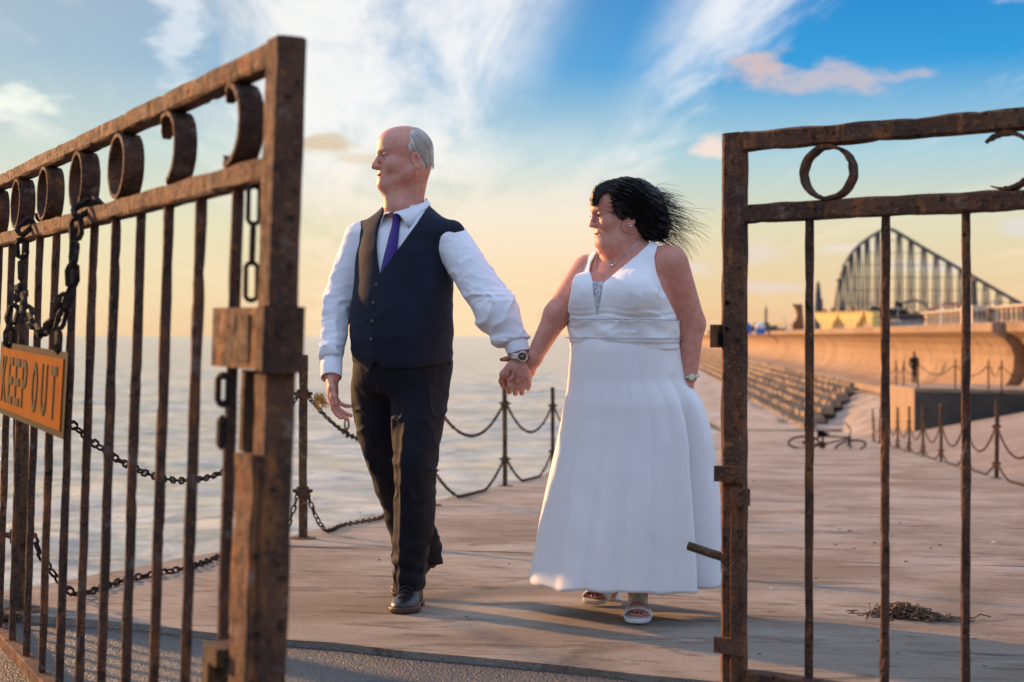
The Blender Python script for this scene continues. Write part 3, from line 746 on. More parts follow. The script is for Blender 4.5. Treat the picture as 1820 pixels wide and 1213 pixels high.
# lower red and grey coaster humps
for lab, pts, mt, Yh in (('low grey wooden coaster hump in front of the tall coaster', [(1590, 545), (1610, 537), (1625, 533), (1640, 538), (1655, 552), (1665, 570)], 'coaster', 700),
                         ('low red coaster hump behind the peach terrace', [(1645, 560), (1660, 548), (1680, 541), (1695, 540), (1715, 548), (1730, 560)], 'red', 690)):
    p0 = wp(pts[0][0], 596, Yh); e = empty('coaster_hump', (p0[0], Yh, GP), lab, 'coaster')
    tp = [wp(x, y, Yh) for x, y in pts]
    MB().tube(tp, .5, 5).build('track', M[mt], e, (p0[0], Yh, GP))
    for p in tp: MB().bar((p[0], Yh, GP), (p[0], Yh, p[2]), .4, .4).build('support', M['coaster'], e, (p0[0], Yh, GP))
# dark wood of trees behind the fairground buildings (reads as one mass)
def tree(px, py_t, rpx, Y, label):
    p = wp(px, 596, Y); ht = wp(0, py_t, Y)[2] - GP; r = rpx * Y / F
    e = empty('tree', (p[0], Y, GP), label, 'tree', 'dark trees before the coaster')
    mb = MB().tube([(0, 0, 0), (.1, 0, ht * .4), (0, .1, ht * .75)], [.5, .35, .12], 6)
    for k in range(5): a = k * 1.3; mb.tube([(0, 0, ht * .35), (r * .5 * math.cos(a), r * .5 * math.sin(a), ht * .65)], [.2, .06], 5)
    mb.build('trunk', M['slate'], e)
    n = 420; c = nrg.normal(0, 1, (n, 3)); c /= np.linalg.norm(c, axis=1)[:, None]; c *= nrg.random((n, 1)) ** .4
    c *= (1 + .35 * np.sin(c[:, :1] * 5 + px) * np.cos(c[:, 2:] * 4)); c *= np.array((r, r, ht * .42)); c[:, 2] += ht * .60
    mb = MB()
    for q in c:
        u = nrg.normal(0, 1, 3) * r * .13; v = nrg.normal(0, 1, 3) * r * .13; mb.add([q - u, q + v, q + u, q - v], [(0, 1, 2, 3)])
    mb.build('crown', M['leaf'], e)
for k, (px, py, r) in enumerate(((1528, 552, 20), (1550, 548, 18), (1572, 549, 18), (1594, 545, 20), (1615, 552, 16), (1634, 556, 12), (1470, 553, 9))):
    tree(px, py, r, 600, f'{ords[k]} dark tree from the golden shelter in the belt below the coaster' if k < 6 else 'dark tree just beside the slim ride tower')
# buildings
def house(name, label, x0, x1, top, Y, mat, wins=None, roof=None, cat='building', depth=8, wrows=1):
    a = wp(x0, 596, Y); b = wp(x1, 596, Y); zt = wp(0, top, Y)[2]; o = np.array(((a[0] + b[0]) / 2, Y + depth / 2, GP))
    e = empty(name, tuple(o), label, cat); wdt = b[0] - a[0]; ht = zt - GP
    MB().box((0, 0, ht / 2), (wdt, depth, ht)).build('wall', M[mat], e)
    if roof: MB().box((0, 0, ht + .25), (wdt + .6, depth + .6, .5)).build('roof', M[roof], e)
    if wins:
        w0 = None
        for r in range(wrows):
            for k in range(wins):
                x = -wdt / 2 + wdt * (k + .5) / wins; z = ht * ((r + .5) / wrows * .8 + .08)
                if w0 is None: w0 = MB().box((0, 0, 0), (wdt / wins * .5, .24, ht / wrows * .48)).build('window', M['glass'], e); w0.location = (x, -depth / 2 - .08, z); continue
                dup(w0, (x, -depth / 2 - .08, z), e)
    return e, wdt, ht, depth
# long terrace facing the sea, parallel to the wall
t0 = np.array((.087 * 262 + 81.5, 262.0, GP)); LT = 140.0; HT = 6.1
e = empty('terrace', tuple(t0), 'long peach rendered seafront terrace right of the coaster foot', 'terrace'); e.rotation_euler = (0, 0, -math.atan(.087))
MB().box((4.0, LT / 2, HT / 2), (8.0, LT, HT)).build('wall', M['peach'], e)
MB().box((3.6, LT / 2, HT + .2), (9.2, LT + 1, .4)).build('cornice', M['cream'], e)
w0 = p0 = None
for k in range(34):
    for r in range(2):
        if w0 is None: w0 = MB().box((0, 0, 0), (.3, 2.2, 1.7)).build('window', M['glass'], e); o = w0
        else: o = dup(w0, parent=e)
        o.location = (-.1, 2 + k * 4.05, 1.5 + r * 2.7)
    if p0 is None: p0 = MB().box((0, 0, 0), (.9, .6, HT)).build('pilaster', M['cream'], e); o = p0
    else: o = dup(p0, parent=e)
    o.location = (-.1, k * 4.05, HT / 2)
house('hall', 'dark flat-roofed fairground hall above the peach terrace', 1735, 1900, 549, 345, 'slate', None, 'slate')
house('block', 'small cream lit building standing above the terrace roof', 1728, 1752, 543, 322, 'cream', 3, None, wrows=2)
house('arcade', 'low pale pink arcade between the golden shelter and the terrace', 1545, 1598, 573, 280, 'peach', 7, 'cream')
house('shed', 'grey weathered shed with dark openings beside the terrace', 1598, 1642, 571, 285, 'galv', 5, 'slate')
house('pavilion', 'grey glass pavilion behind the golden shelter', 1532, 1560, 572, 330, 'galv', 4, 'slate')
house('station', 'dark ride station at the foot of the steep drop', 1500, 1535, 566, 420, 'slate', 3, 'slate')
# dark chimney-like post by the lift hill
b = wp(1731, 596, 340); e = empty('chimney', (b[0], 340, GP), 'tall dark chimney rising by the lift hill', 'chimney')
hh = wp(0, 499, 340)[2] - GP; MB().lathe([(.75, 0), (.62, hh * .95), (.75, hh * .96), (.75, hh), (0, hh)], (0, 0, 0), 12).build('stack', M['slate'], e); MB().tube([(0, 0, hh), (0, 0, hh + 1)], .12, 5).build('vent_pipe', M['red'], e)
# golden shelter: flaring branched columns carrying a canopy
b = wp(1499, 596, 230); e = empty('golden_shelter', (b[0], 230, GP), 'golden shelter of flaring columns catching the sun on the promenade', 'shelter'); u_ = 230 / F
zc = wp(0, 556, 230)[2] - GP; e.rotation_euler = (0, 0, math.radians(-62)); u_ *= 2.0
for k, cx in enumerate((-18, 14, 38)):
    wd = 9 if k < 2 else 4
    P = [(cx - wd, 0), (cx - wd * .9, .45), (cx - wd * 1.7, .78), (cx - wd * 1.9, 1.0), (cx + wd * 1.75, 1.0), (cx + wd * 1.5, .8), (cx + wd * .8, .45), (cx + wd * .8, 0), (cx + wd * .3, 0), (cx + wd * .2, .22), (cx - wd * .2, .22), (cx - wd * .35, 0)]
    if k == 2: P = [(cx - 3, .5), (cx - 6, 1.0), (cx + 4, 1.0), (cx + 3, 0), (cx + 1, 0), (cx, .55)]
    MB().prism([(x * u_, -.7, z * zc) for x, z in P], (0, 1.6, 0)).build('column', M['gold'], e)
MB().box((2 * u_, .1, zc * 1.02), (76 * u_, 2.0, .14)).build('canopy', M['gold'], e)
for cx in (-14, 12): MB().lathe([(.5, 0), (.34, .5), (0, .95)], (cx * u_, 0, zc * 1.03), 8).build('finial', M['corten'], e)
# rust-coloured sculpture slab with a bite out of its seaward side
P = [(1409, 591), (1430, 591), (1426, 541), (1409.5, 541), (1413, 546), (1416, 552), (1417.5, 560), (1416, 568), (1412, 573), (1409, 576)]
c = wp(1419, 591, 150); e = empty('sculpture', (c[0], 150, GP), 'rust red steel sculpture slab with a scooped seaward edge', 'sculpture')
mb = MB().prism([wp(x, y, 150) for x, y in P], (0, .6, 0)); mb.build('blade', M['corten'], e, (c[0], 150, GP)); MB().box((0, .3, .05), (1.6, 1.2, .3)).build('plinth', M['wallcap'], e)
# kiosks, distant tower and town
for lab, x0, x1, top, mats in (('blue seaside kiosk nearest the gate stile on the promenade', 1322, 1334, 577, ('blue', 'blue')), ('white kiosk with a blue base below the distant tower', 1344, 1358, 577, ('blue', 'white'))):
    a = wp(x0, 596, 170); b = wp(x1, 596, 170); hh = wp(0, top, 170)[2] - GP; e = empty('kiosk', ((a[0] + b[0]) / 2, 170, GP), lab, 'kiosk'); wd = b[0] - a[0]
    MB().box((0, 0, hh * .28), (wd, 1.6, hh * .56)).build('base', M[mats[0]], e); MB().box((0, 0, hh * .76), (wd * .94, 1.5, hh * .42)).build('upper', M[mats[1]], e)
    MB().lathe([(wd * .62, 0), (wd * .3, .18), (0, .3)], (0, 0, hh * .97), 10).build('roof', M[mats[1]], e)
YT = 3000.0; b = wp(1361.5, 596, YT); e = empty('lattice_tower', (b[0], YT, GP), 'far slender lattice tower with a spire above the town', 'tower'); u_ = YT / F; hh = 57 * u_
mb = MB()
for sx, sy in ((-1, -1), (1, -1), (1, 1), (-1, 1)): mb.tube([(sx * 3.0 * u_, sy * 3 * u_, 0), (sx * 1.5 * u_, sy * 1.5 * u_, hh * .45), (sx * 1.0 * u_, sy * u_, hh * .72)], .9, 4)
for k in range(10): z = hh * (.05 + .068 * k); r_ = np.interp(z, [0, hh * .45, hh * .72], [3.0, 1.5, 1.0]) * u_; mb.box((0, 0, z), (2 * r_, 2 * r_, .8))
mb.build('legs', M['coaster'], e)
MB().lathe([(2.2 * u_, hh * .70), (2.4 * u_, hh * .76), (1.7 * u_, hh * .86), (.8 * u_, hh * .9), (.4 * u_, hh), (0, hh * 1.02)], (0, 0, 0), 10).build('crown', M['coaster'], e)
for k, (x0, x1, top, m_) in enumerate(((1326, 1350, 580, 'leaf'), (1344, 1368, 574, 'slate'), (1366, 1382, 579, 'leaf'), (1380, 1398, 584, 'slate'), (1396, 1412, 587, 'cream'), (1256, 1300, 590, 'cream'), (1436, 1466, 588, 'galv'))):
    house('town_block', ['low dark green roofed hotel by the blue kiosk', 'square dark hall at the foot of the distant tower', 'dark sloping block just past the distant tower', 'low grey block before the rust sculpture', 'pale little block beside the rust sculpture', 'far pale town block above the sea wall by the bride', 'grey block under the slim ride tower'][k], x0, x1, top, 1500 + 60 * k, m_, 5, None, depth=20)
# lamp columns and flagpoles on the promenade
for k, (px, top, Y) in enumerate(((1672, 521, 200), (1596, 548, 220), (1771, 536, 190), (1540, 551, 240), (1446, 546, 200), (1396, 566, 260))):
    p = wp(px, 596, Y); hh = wp(0, top, Y)[2] - GP; e = empty('lamp_post', (p[0], Y, GP), ['tall white lamp column before the terrace', 'slim lamp column before the trees', 'thin lamp column rising near the chimney', 'short lamp column right of the golden shelter', 'lamp column between sculpture and ride tower', 'tiny far lamp column left of the sculpture'][k], 'lamp post', 'lamp columns on the promenade')
    MB().tube([(0, 0, 0), (0, 0, hh)], [.11, .05], 6).build('column', M['white' if k == 0 else 'galv'], e); MB().box((-.35, 0, hh), (.8, .2, .12)).build('lantern', M['galv'], e)
# promenade railing on top of the sea wall
ra = empty('promenade_railing', (wx(60) + 2, 60, 1.6), 'thin grey railing along the top of the sea wall', 'railing'); RA = np.array(ra.location)
rl0 = None
for k in range(120):
    y = 45 + k * 2.6; p = np.array((wx(y), y, 1.64)) + WN * 2.2
    if rl0 is None: rl0 = MB().bar((0, 0, 0), (0, 0, .75), .03, .03).build('post', M['slate'], ra); rl0.location = tuple(p - RA)
    else: dup(rl0, tuple(p - RA), ra)
for z in (.38, .75): MB().bar(np.array((wx(45), 45, 1.64 + z)) + WN * 2.2, np.array((wx(357), 357, 1.64 + z)) + WN * 2.2, .025, .025).build('rail', M['slate'], ra, RA)
# bicycle lying on the slipway
yb_ = 31.5; bx = wp(1470, 795, yb_)[0]; bz = gz(bx, yb_)
bk = empty('bicycle', (bx, yb_, bz), 'dark bicycle lying on its side on the slipway', 'bicycle')
tb = Matrix.Rotation(math.radians(74), 4, 'X')
def bt(p): v = Vector((p[0], p[1], p[2])); r = Matrix.Translation((0, 0, .10)) @ Matrix.Rotation(.08, 4, 'Y') @ Matrix.Rotation(math.radians(62), 4, 'X') @ v; return (r.x, r.y, r.z)
for x, nm in ((-.52, 'rear'), (.52, 'front')):
    circ = [(x + .33 * math.cos(a), 0 if nm == 'rear' else .05 * math.cos(a), .33 * math.sin(a)) for a in np.linspace(0, 2 * math.pi, 28, endpoint=False)]
    wh = MB().tube([bt(p) for p in circ], .022, 6, True).build('wheel', M['black'], bk)
    mb = MB()
    for a in np.linspace(0, 2 * math.pi, 12, endpoint=False): mb.tube([bt((x, 0, 0)), bt((x + .31 * math.cos(a), 0, .31 * math.sin(a)))], .0025, 3)
    mb.tube([bt((x, -.05, 0)), bt((x, .05, 0))], .02, 6); mb.build('spokes', M['rust_dark'], wh)
mb = MB()
for a, b_ in (((-.52, 0, 0), (-.10, 0, -.03)), ((-.10, 0, -.03), (-.20, 0, .48)), ((-.20, 0, .44), (-.52, 0, 0)), ((-.10, 0, -.03), (.38, 0, .42)), ((-.19, 0, .42), (.37, 0, .46)), ((.36, 0, .50), (.52, 0, 0))): mb.tube([bt(a), bt(b_)], .02, 6)
mb.build('frame', M['black'], bk)
MB().tube([bt((.28, -.28, .60)), bt((.38, -.12, .62)), bt((.36, 0, .58)), bt((.38, .12, .62)), bt((.28, .28, .60))], .014, 6).build('handlebar', M['black'], bk)
MB().tube([bt((-.34, 0, .53)), bt((-.22, 0, .55)), bt((-.08, 0, .55))], [.06, .05, .02], 8).build('saddle', M['black'], bk)
MB().tube([bt((-.10, -.08, -.03)), bt((-.10, -.08, -.19))], .012, 5).tube([bt((-.10, .08, -.03)), bt((-.10, .08, .13))], .012, 5).tube([bt((-.10, -.05, -.03)), bt((-.10, .05, -.03))], .08, 10).build('crank', M['rust_dark'], bk)
# seaweed heap and scraps on the slab
def weed(t, bs): setp(t, bs, t.mix(t.noise(pos(t), 40), (.035, .018, .008), (.16, .075, .02)), .55)
M['weed'] = material('dry_seaweed', weed)
c = np.array((wp(1615, 1095, 5.13)[0], 5.13)); mb = MB(); r3 = random.Random(8)
for k in range(620):
    t_ = r3.gauss(0, .40); x = c[0] + t_ * .155 + .01; y = c[1] + r3.gauss(0, .045) - t_ * .03 ; h = max(.004, .045 * math.exp(-((t_ + .2) * 1.5) ** 2) * r3.random())
    a = r3.gauss(0, .8); L_ = r3.uniform(.02, .07); z = gz(x, y) + h; p = []
    for i in range(5): f = i / 4 - .5; p.append((x + L_ * f * math.cos(a) + r3.gauss(0, .004), y + L_ * f * math.sin(a) + r3.gauss(0, .004), max(gz(x, y) + .002, z + r3.gauss(0, .006) - .02 * abs(f))))
    mb.tube(p, [.0012, .0022, .0024, .002, .0008], 4)
mb.tube([(c[0] + .17, c[1] - .03, gz(*c) + .003), (c[0] + .22, c[1] - .05, gz(*c) + .006), (c[0] + .25, c[1] - .02, gz(*c) + .014), (c[0] + .29, c[1] - .02, gz(*c) + .005)], .0025, 5)
tag(mb.build('seaweed', M['weed']), 'brown tangled seaweed heap on the slipway behind the bare gate', 'seaweed', None, 'stuff')
def lump(cx, cy, s, label, mat, name, cat, grp=None):
    mb = MB(); n = 7; vs = []
    for k in range(n): a = k / n * 6.28; q = s * (.7 + .6 * r3.random()); vs.append((cx + q * math.cos(a), cy + q * .8 * math.sin(a), gz(cx, cy) + .001))
    top = [(cx + (v[0] - cx) * .55, cy + (v[1] - cy) * .55, gz(cx, cy) + s * (.35 + .3 * r3.random())) for v in vs]
    mb.add(vs + top, [tuple(range(n, 2 * n))] + [(i, (i + 1) % n, n + (i + 1) % n, n + i) for i in range(n)])
    tag(mb.build(name, mat), label, cat, grp)
for k, (dx_, dy_) in enumerate(((.055, -.06), (.075, -.05), (.065, -.075))): lump(c[0] + dx_, c[1] + dy_, .008, 'small white shell fragment lying on the seaweed heap', M['white'], 'shell', 'shell', 'shell bits on the seaweed')
def ground_at(px, py):
    d = py - 598; Y = F * .72 / (d - .00946 * (px - 910) - 137.5); return (px - 910) / F * Y, Y
deb = [(1768, 965, .018), (1372, 1047, .016), (1340, 856, .02), (1610, 999, .010), (1510, 945, .014), (1492, 942, .011), (1554, 966, .012), (1671, 970, .012), (1655, 976, .01), (1485, 969, .01), (1518, 976, .009), (1601, 930, .012),
       (1423, 978, .008), (674, 996, .010), (830, 1097, .006), (1290, 1052, .007), (1595, 1162, .006), (1732, 1137, .008), (1350, 1163, .006), (640, 912, .012), (1450, 1030, .008), (905, 1003, .008), (1750, 1185, .007), (1560, 1140, .006)]
for k, (px, py, s) in enumerate(deb):
    x, y = ground_at(px, py)
    lump(x, y, s, 'tiny dark scrap of debris on the pale slipway concrete' if k > 2 else ['pale orange scrap near the edge of the slipway beyond the bars', 'pale scrap of shell just right of the gate stile', 'dark scrap far down the slipway by the stile'][k], M['weed'] if k not in (0, 1) else M['cream'], 'scrap', 'debris', 'scraps of debris on the slipway' if k > 2 else None)
# sea spray breaking against the quay
mb = MB(); b0_ = np.array((lx(16.5) - .5, 16.8, -1.2))
for k in range(1500):
    t_ = r3.random(); h = abs(r3.gauss(0, .3)) * (1 - t_ * .5); p = b0_ + np.array((r3.gauss(0, .28) - .2 + t_ * .5, (t_ - .4) * 4, h)); s = r3.uniform(.002, .006)
    mb.add([p + np.array(q) * s for q in ((1, 0, -.7), (-1, 0, -.7), (0, 1, .7), (0, -1, .7))], [(0, 1, 2), (0, 3, 1), (0, 2, 3), (1, 3, 2)])
tag(mb.build('sea_spray', M['white']), 'grey spray of a wave breaking on the quay edge', 'spray', None, 'stuff')
# far person at the foot of the sea wall
def far_person():
    Yp = 78.0; p = wp(1625, 681, Yp); e = empty('person', tuple(p), 'far person in dark clothes standing at the foot of the sea wall', 'person'); hp = 1.70
    prims = [((-.08, 0, .04), (-.07, 0, .48), .055, .065), ((-.07, 0, .48), (-.05, 0, .90), .065, .10), ((.09, .05, .04), (.08, .02, .48), .055, .065), ((.08, .02, .48), (.05, 0, .90), .065, .10),
             ((0, 0, .92), (0, 0, 1.22), .15, .155), ((-.02, 0, 1.25), (.02, 0, 1.36), .16, .12), ((0, 0, 1.40), (0, 0, 1.50), .06, .055), ((-.19, 0, 1.36), (-.25, .02, 1.08), .055, .05), ((-.25, .02, 1.08), (-.20, -.08, .84), .045, .038),
             ((.19, 0, 1.36), (.24, .02, 1.08), .055, .05), ((.24, .02, 1.08), (.20, -.08, .84), .045, .038), ((0, -.01, 1.58), (0, 0, 1.62), .085, .095), ((-.08, -.10, .03), (-.08, .04, .04), .04, .045), ((.09, -.06, .03), (.09, .08, .04), .04, .045)]
    def fn(P):
        d = None
        for a, b, ra_, rb_ in prims: q = rcone(P, a, b, ra_, rb_); d = q if d is None else smin(d, q, .03)
        return d
    sdf_obj('body', fn, (-.4, -.3, -.03), (.4, .3, 1.75), .02, M['dark_cloth'], e, zero=True)
    sdf_obj('face', lambda P: ellip(P, (0, -.035, 1.585), (.06, .075, .085)), (-.1, -.15, 1.45), (.1, .1, 1.7), .012, M['skin_m'], e, zero=True)
# ---------------------------------------------------------------- signed-distance modelling for the figures
def V3(*a): return np.array(a, dtype=np.float32)
def smin(a, b, k):
    h = np.clip(.5 + .5 * (b - a) / k, 0, 1); return b + (a - b) * h - k * h * (1 - h)
def smax(a, b, k): return -smin(-a, -b, k)
def rcone(P, a, b, ra, rb):
    a = V3(*a); ba = V3(*b) - a; pa = P - a; h = np.clip(pa @ ba / max(float(ba @ ba), 1e-9), 0, 1)
    return np.linalg.norm(pa - h[:, None] * ba, axis=1) - (ra + (rb - ra) * h)
def ellip(P, c, r, R=None):
    q = P - V3(*c)
    if R is not None: q = q @ R.T
    r = V3(*r); k0 = np.linalg.norm(q / r, axis=1); k1 = np.linalg.norm(q / (r * r), axis=1)
    return k0 * (k0 - 1) / np.maximum(k1, 1e-6)
def frame(yaw, pitch=0.0, roll=0.0):
    """rows: left, back, up of somebody turned `yaw` degrees towards image-left; facing -y at 0"""
    y = math.radians(yaw); p = math.radians(pitch); r = math.radians(roll)
    Rz = np.array([[math.cos(y), math.sin(y), 0], [-math.sin(y), math.cos(y), 0], [0, 0, 1]])     # local -> world columns
    Rx = np.array([[1, 0, 0], [0, math.cos(p), -math.sin(p)], [0, math.sin(p), math.cos(p)]])
    Ry = np.array([[math.cos(r), 0, math.sin(r)], [0, 1, 0], [-math.sin(r), 0, math.cos(r)]])
    return (Rz @ Rx @ Ry).astype(np.float32)          # columns = local axes in world
def loft(P, C, R, knots):
    """stack of ellipses in the frame R about C; knots rows: z, cx, cy, rx, ry  (cy towards the back)"""
    q = (P - V3(*C)) @ R; k = np.array(sorted(knots), dtype=np.float32); z = q[:, 2]
    cx, cy, rx_, ry_ = (np.interp(z, k[:, 0], k[:, i]).astype(np.float32) for i in (1, 2, 3, 4))
    x = q[:, 0] - cx; y = q[:, 1] - cy
    k0 = np.sqrt((x / rx_) ** 2 + (y / ry_) ** 2); k1 = np.sqrt((x / rx_ ** 2) ** 2 + (y / ry_ ** 2) ** 2)
    d = k0 * (k0 - 1) / np.maximum(k1, 1e-5)
    return smax(smax(d, k[0, 0] - z, .012), z - k[-1, 0], .012)
def poly2(x, z, pts):
    """signed distance to a polygon in the x-z plane"""
    pts = np.array(pts, dtype=np.float32); d = np.full(x.shape, 1e9, np.float32); s = np.ones(x.shape, np.float32); n = len(pts)
    for i in range(n):
        a, b = pts[i], pts[i - 1]; ex, ez = b - a; wx_, wz_ = x - a[0], z - a[1]
        t = np.clip((wx_ * ex + wz_ * ez) / (ex * ex + ez * ez + 1e-9), 0, 1); bx_, bz_ = wx_ - ex * t, wz_ - ez * t
        d = np.minimum(d, bx_ * bx_ + bz_ * bz_)
        c1 = z >= a[1]; c2 = z < b[1]; c3 = ex * wz_ > ez * wx_
        s = np.where((c1 & c2 & c3) | (~c1 & ~c2 & ~c3), -s, s)
    return s * np.sqrt(d)
def vnoise(P, sc, seed=0):
    q = P * np.float32(sc) + seed * 17.3; i = np.floor(q).astype(np.int64); f = (q - i).astype(np.float32); f = f * f * (3 - 2 * f)
    def h(a, b, c):
        n = (a * 73856093) ^ (b * 19349663) ^ (c * 83492791) ^ (seed * 2654435); n = (n ^ (n >> 13)) * 1274126177; return ((n & 0xffff) / 32768.0 - 1).astype(np.float32)
    o = 0
    for a in (0, 1):
        for b in (0, 1):
            for c in (0, 1):
                o = o + h(i[:, 0] + a, i[:, 1] + b, i[:, 2] + c) * (f[:, 0] if a else 1 - f[:, 0]) * (f[:, 1] if b else 1 - f[:, 1]) * (f[:, 2] if c else 1 - f[:, 2])
    return o
def sdf_mesh(fn, lo, hi, h, B=8, pad=2.2):
    lo = np.array(lo, np.float32); n = (np.ceil((np.array(hi) - lo) / h / B).astype(int) + 1) * B
    nb = n // B
    c = np.stack(np.meshgrid(*[(np.arange(k) * B + B / 2) * h for k in nb], indexing='ij'), -1).reshape(-1, 3).astype(np.float32) + lo
    d = fn(c); vol = np.repeat(np.repeat(np.repeat(np.where(d < 0, -1, 1).astype(np.float32).reshape(nb), B, 0), B, 1), B, 2)
    act = np.argwhere((np.abs(d) < B * h * pad).reshape(nb))
    l = np.stack(np.meshgrid(*[np.arange(B)] * 3, indexing='ij'), -1).reshape(-1, 3)
    for s in range(0, len(act), 900):
        ix = (act[s:s + 900, None] * B + l[None]).reshape(-1, 3)
        vol[ix[:, 0], ix[:, 1], ix[:, 2]] = fn(ix.astype(np.float32) * np.float32(h) + lo)
    sg = vol < 0; cnt = np.zeros(tuple(n - 1), np.int8)
    cr = [(i, j, k) for i in (0, 1) for j in (0, 1) for k in (0, 1)]
    sl_ = lambda o: tuple(slice(o[a], n[a] - 1 + o[a]) for a in range(3))
    for o in cr: cnt += sg[sl_(o)]
    cell = np.argwhere((cnt > 0) & (cnt < 8)); ids = np.full(tuple(n - 1), -1, np.int32); ids[tuple(cell.T)] = np.arange(len(cell))
    acc = np.zeros((len(cell), 3)); num = np.zeros(len(cell))
    cv = {o: vol[cell[:, 0] + o[0], cell[:, 1] + o[1], cell[:, 2] + o[2]] for o in cr}
    for o in cr:
        for a in range(3):
            if o[a] == 0:
                p = list(o); p[a] = 1; p = tuple(p); v0, v1 = cv[o], cv[p]; m = (v0 < 0) != (v1 < 0)
                t = np.where(m, v0 / np.where(m, v0 - v1, 1), 0); q = np.array(o, float)[None] + np.zeros((len(cell), 1)); q[:, a] += t
                acc[m] += q[m]; num[m] += 1
    V = (cell + acc / num[:, None]) * h + lo; Q = []
    for a in range(3):
        b, c_ = (a + 1) % 3, (a + 2) % 3
        s0 = [slice(1, n[k] - 1) for k in range(3)]; s1 = list(s0); s0[a] = slice(0, n[a] - 1); s1[a] = slice(1, n[a])
        e0, e1 = sg[tuple(s0)], sg[tuple(s1)]
        for flip, m in ((False, e0 & ~e1), (True, ~e0 & e1)):
            w_ = np.argwhere(m); 
            if not len(w_): continue
            st = np.ones(3, int); st[a] = 0; w_ = w_ + st
            def idx(db, dc):
                q = w_.copy(); q[:, b] -= db; q[:, c_] -= dc; return ids[q[:, 0], q[:, 1], q[:, 2]]
            quad = np.stack([idx(1, 1), idx(0, 1), idx(0, 0), idx(1, 0)], -1)
            Q.append(quad[:, ::-1] if flip else quad)
    return V, np.concatenate(Q).astype(np.int32)
def relax(V, Q, it=1, lam=.5):
    for _ in range(it):
        s = np.zeros_like(V); c = np.zeros(len(V))
        for i in range(4):
            for j in ((i + 1) % 4, (i - 1) % 4): np.add.at(s, Q[:, i], V[Q[:, j]]); np.add.at(c, Q[:, i], 1)
        V = V + lam * (s / np.maximum(c, 1)[:, None] - V)
    return V
import time as _time
def sdf_obj(name, fn, lo, hi, h, mat, parent, zero=False, it=1, masks=None, pad=2.2, bands=None):
    if bands:      # coarser steps in height where nothing fine shows: rows (z_from, step factor)
        zk = [b[0] for b in bands] + [float(hi[2])]; zk[0] = float(lo[2]); up = [0.0]
        for i in range(len(bands)): up.append(up[-1] + (zk[i + 1] - zk[i]) / bands[i][1])
        def un(P): Q_ = P.copy(); Q_[:, 2] = np.interp(P[:, 2], up, zk); return Q_
        V, Q = sdf_mesh(lambda P: fn(un(P).astype(np.float32)), (lo[0], lo[1], 0.0), (hi[0], hi[1], up[-1]), h, pad=pad); V = relax(un(V), Q, it)
    else: V, Q = sdf_mesh(fn, lo, hi, h, pad=pad); V = relax(V, Q, it)
    o = mesh_obj(name, V, Q, mat, parent, None if zero else np.array(parent.location), True)
    if masks:
        for k, f in masks.items():
            at = o.data.attributes.new(k, 'FLOAT', 'POINT'); at.data.foreach_set('value', np.clip(f(V.astype(np.float32)), 0, 1).astype(np.float32))
    return o
def near(P, c, r, fn, m=.045):
    """evaluate a detailed field only round its own ball; elsewhere a plain distance stands in"""
    o = (np.linalg.norm(P - V3(*c), axis=1) - r).astype(np.float32); k = o < m; d = np.maximum(o, m)
    if k.any(): d[k] = fn(P[k])
    return d
def front_y(fn, pts, y0, y1, n=90):
    """first depth at which a surface is met, seen from the camera side"""
    pts = np.array(pts, np.float32); ys = np.linspace(y0, y1, n).astype(np.float32)
    G = np.repeat(pts[:, None], n, 1); G[:, :, 1] = ys[None]; d = fn(G.reshape(-1, 3)).reshape(len(pts), n); hit = d < 0
    return np.where(hit.any(1), ys[hit.argmax(1)], np.nan)
def gauss(P, c, r): return np.exp(-(((P - V3(*c)) / V3(*r)) ** 2).sum(1))
# materials of the figures
def attr(t, n): a = t.node('ShaderNodeAttribute'); a.attribute_name = n; return a.outputs['Fac']
def ridge(P, sc, seed): return 1 - np.abs(vnoise(P, sc, seed)) * 1.9
def skin(name, base, red, rough=.48, nails=(.10, .03, .05)):
    def fn(t, bs):
        p = pos(t); n = t.noise(p, 45, 5, .65); n2 = t.noise(p, 260, 3, .7)
        col = t.mix(t.ss(n, .35, .68), base, red)
        col = t.mix(t.m('MULTIPLY', t.ss(n2, .58, .72), .35), col, tuple(c * .6 for c in red))
        col = t.mix(t.m('MULTIPLY', attr(t, 'lip'), .75), col, (.42, .11, .09))
        col = t.mix(t.m('MULTIPLY', attr(t, 'flush'), .6), col, red)
        col = t.mix(attr(t, 'nail'), col, nails)
        col = t.mix(t.m('MULTIPLY', attr(t, 'brow'), t.ss(n2, .35, .55)), col, (.25, .17, .12))
        setp(t, bs, col, rough, 0, .45)
        bs.inputs['Subsurface Weight'].default_value = .12; bs.inputs['Subsurface Radius'].default_value = (.012, .005, .003); bs.inputs['Subsurface Scale'].default_value = 1.0
        bumpn(t, bs, t.m('ADD', n2, t.m('MULTIPLY', t.noise(p, 90, 4, .6), 1.0)), .0012, .6)
    return material(name, fn)
M['skin_m'] = skin('skin_ruddy', (.69, .335, .245), (.62, .25, .175))
M['skin_w'] = skin('skin_tanned', (.67, .30, .21), (.60, .22, .15))
def cloth(name, col, rough=.75, var=.1, weave=900, bump=.0006, sheen=0.0, fold=0.0):
    def fn(t, bs):
        p = pos(t); n = t.noise(p, 12, 4, .6); wv = t.noise(p, weave, 2, .5); k = t.ss(n, .3, .7, 1 - var, 1 + var)
        setp(t, bs, t.vm('MULTIPLY', col, t.comb(k, k, k)), rough, 0, .2)
        if sheen: bs.inputs['Sheen Weight'].default_value = sheen
        h = wv
        if fold: h = t.m('ADD', t.m('MULTIPLY', wv, .05), t.m('MULTIPLY', t.noise(t.mapv(p, (1, 1, .6)), 16, 3, .5, .6), fold))
        bumpn(t, bs, h, bump if not fold else .006, .8)
    return material(name, fn)
M['dark_cloth'] = cloth('dark_cloth', (.02, .02, .025))
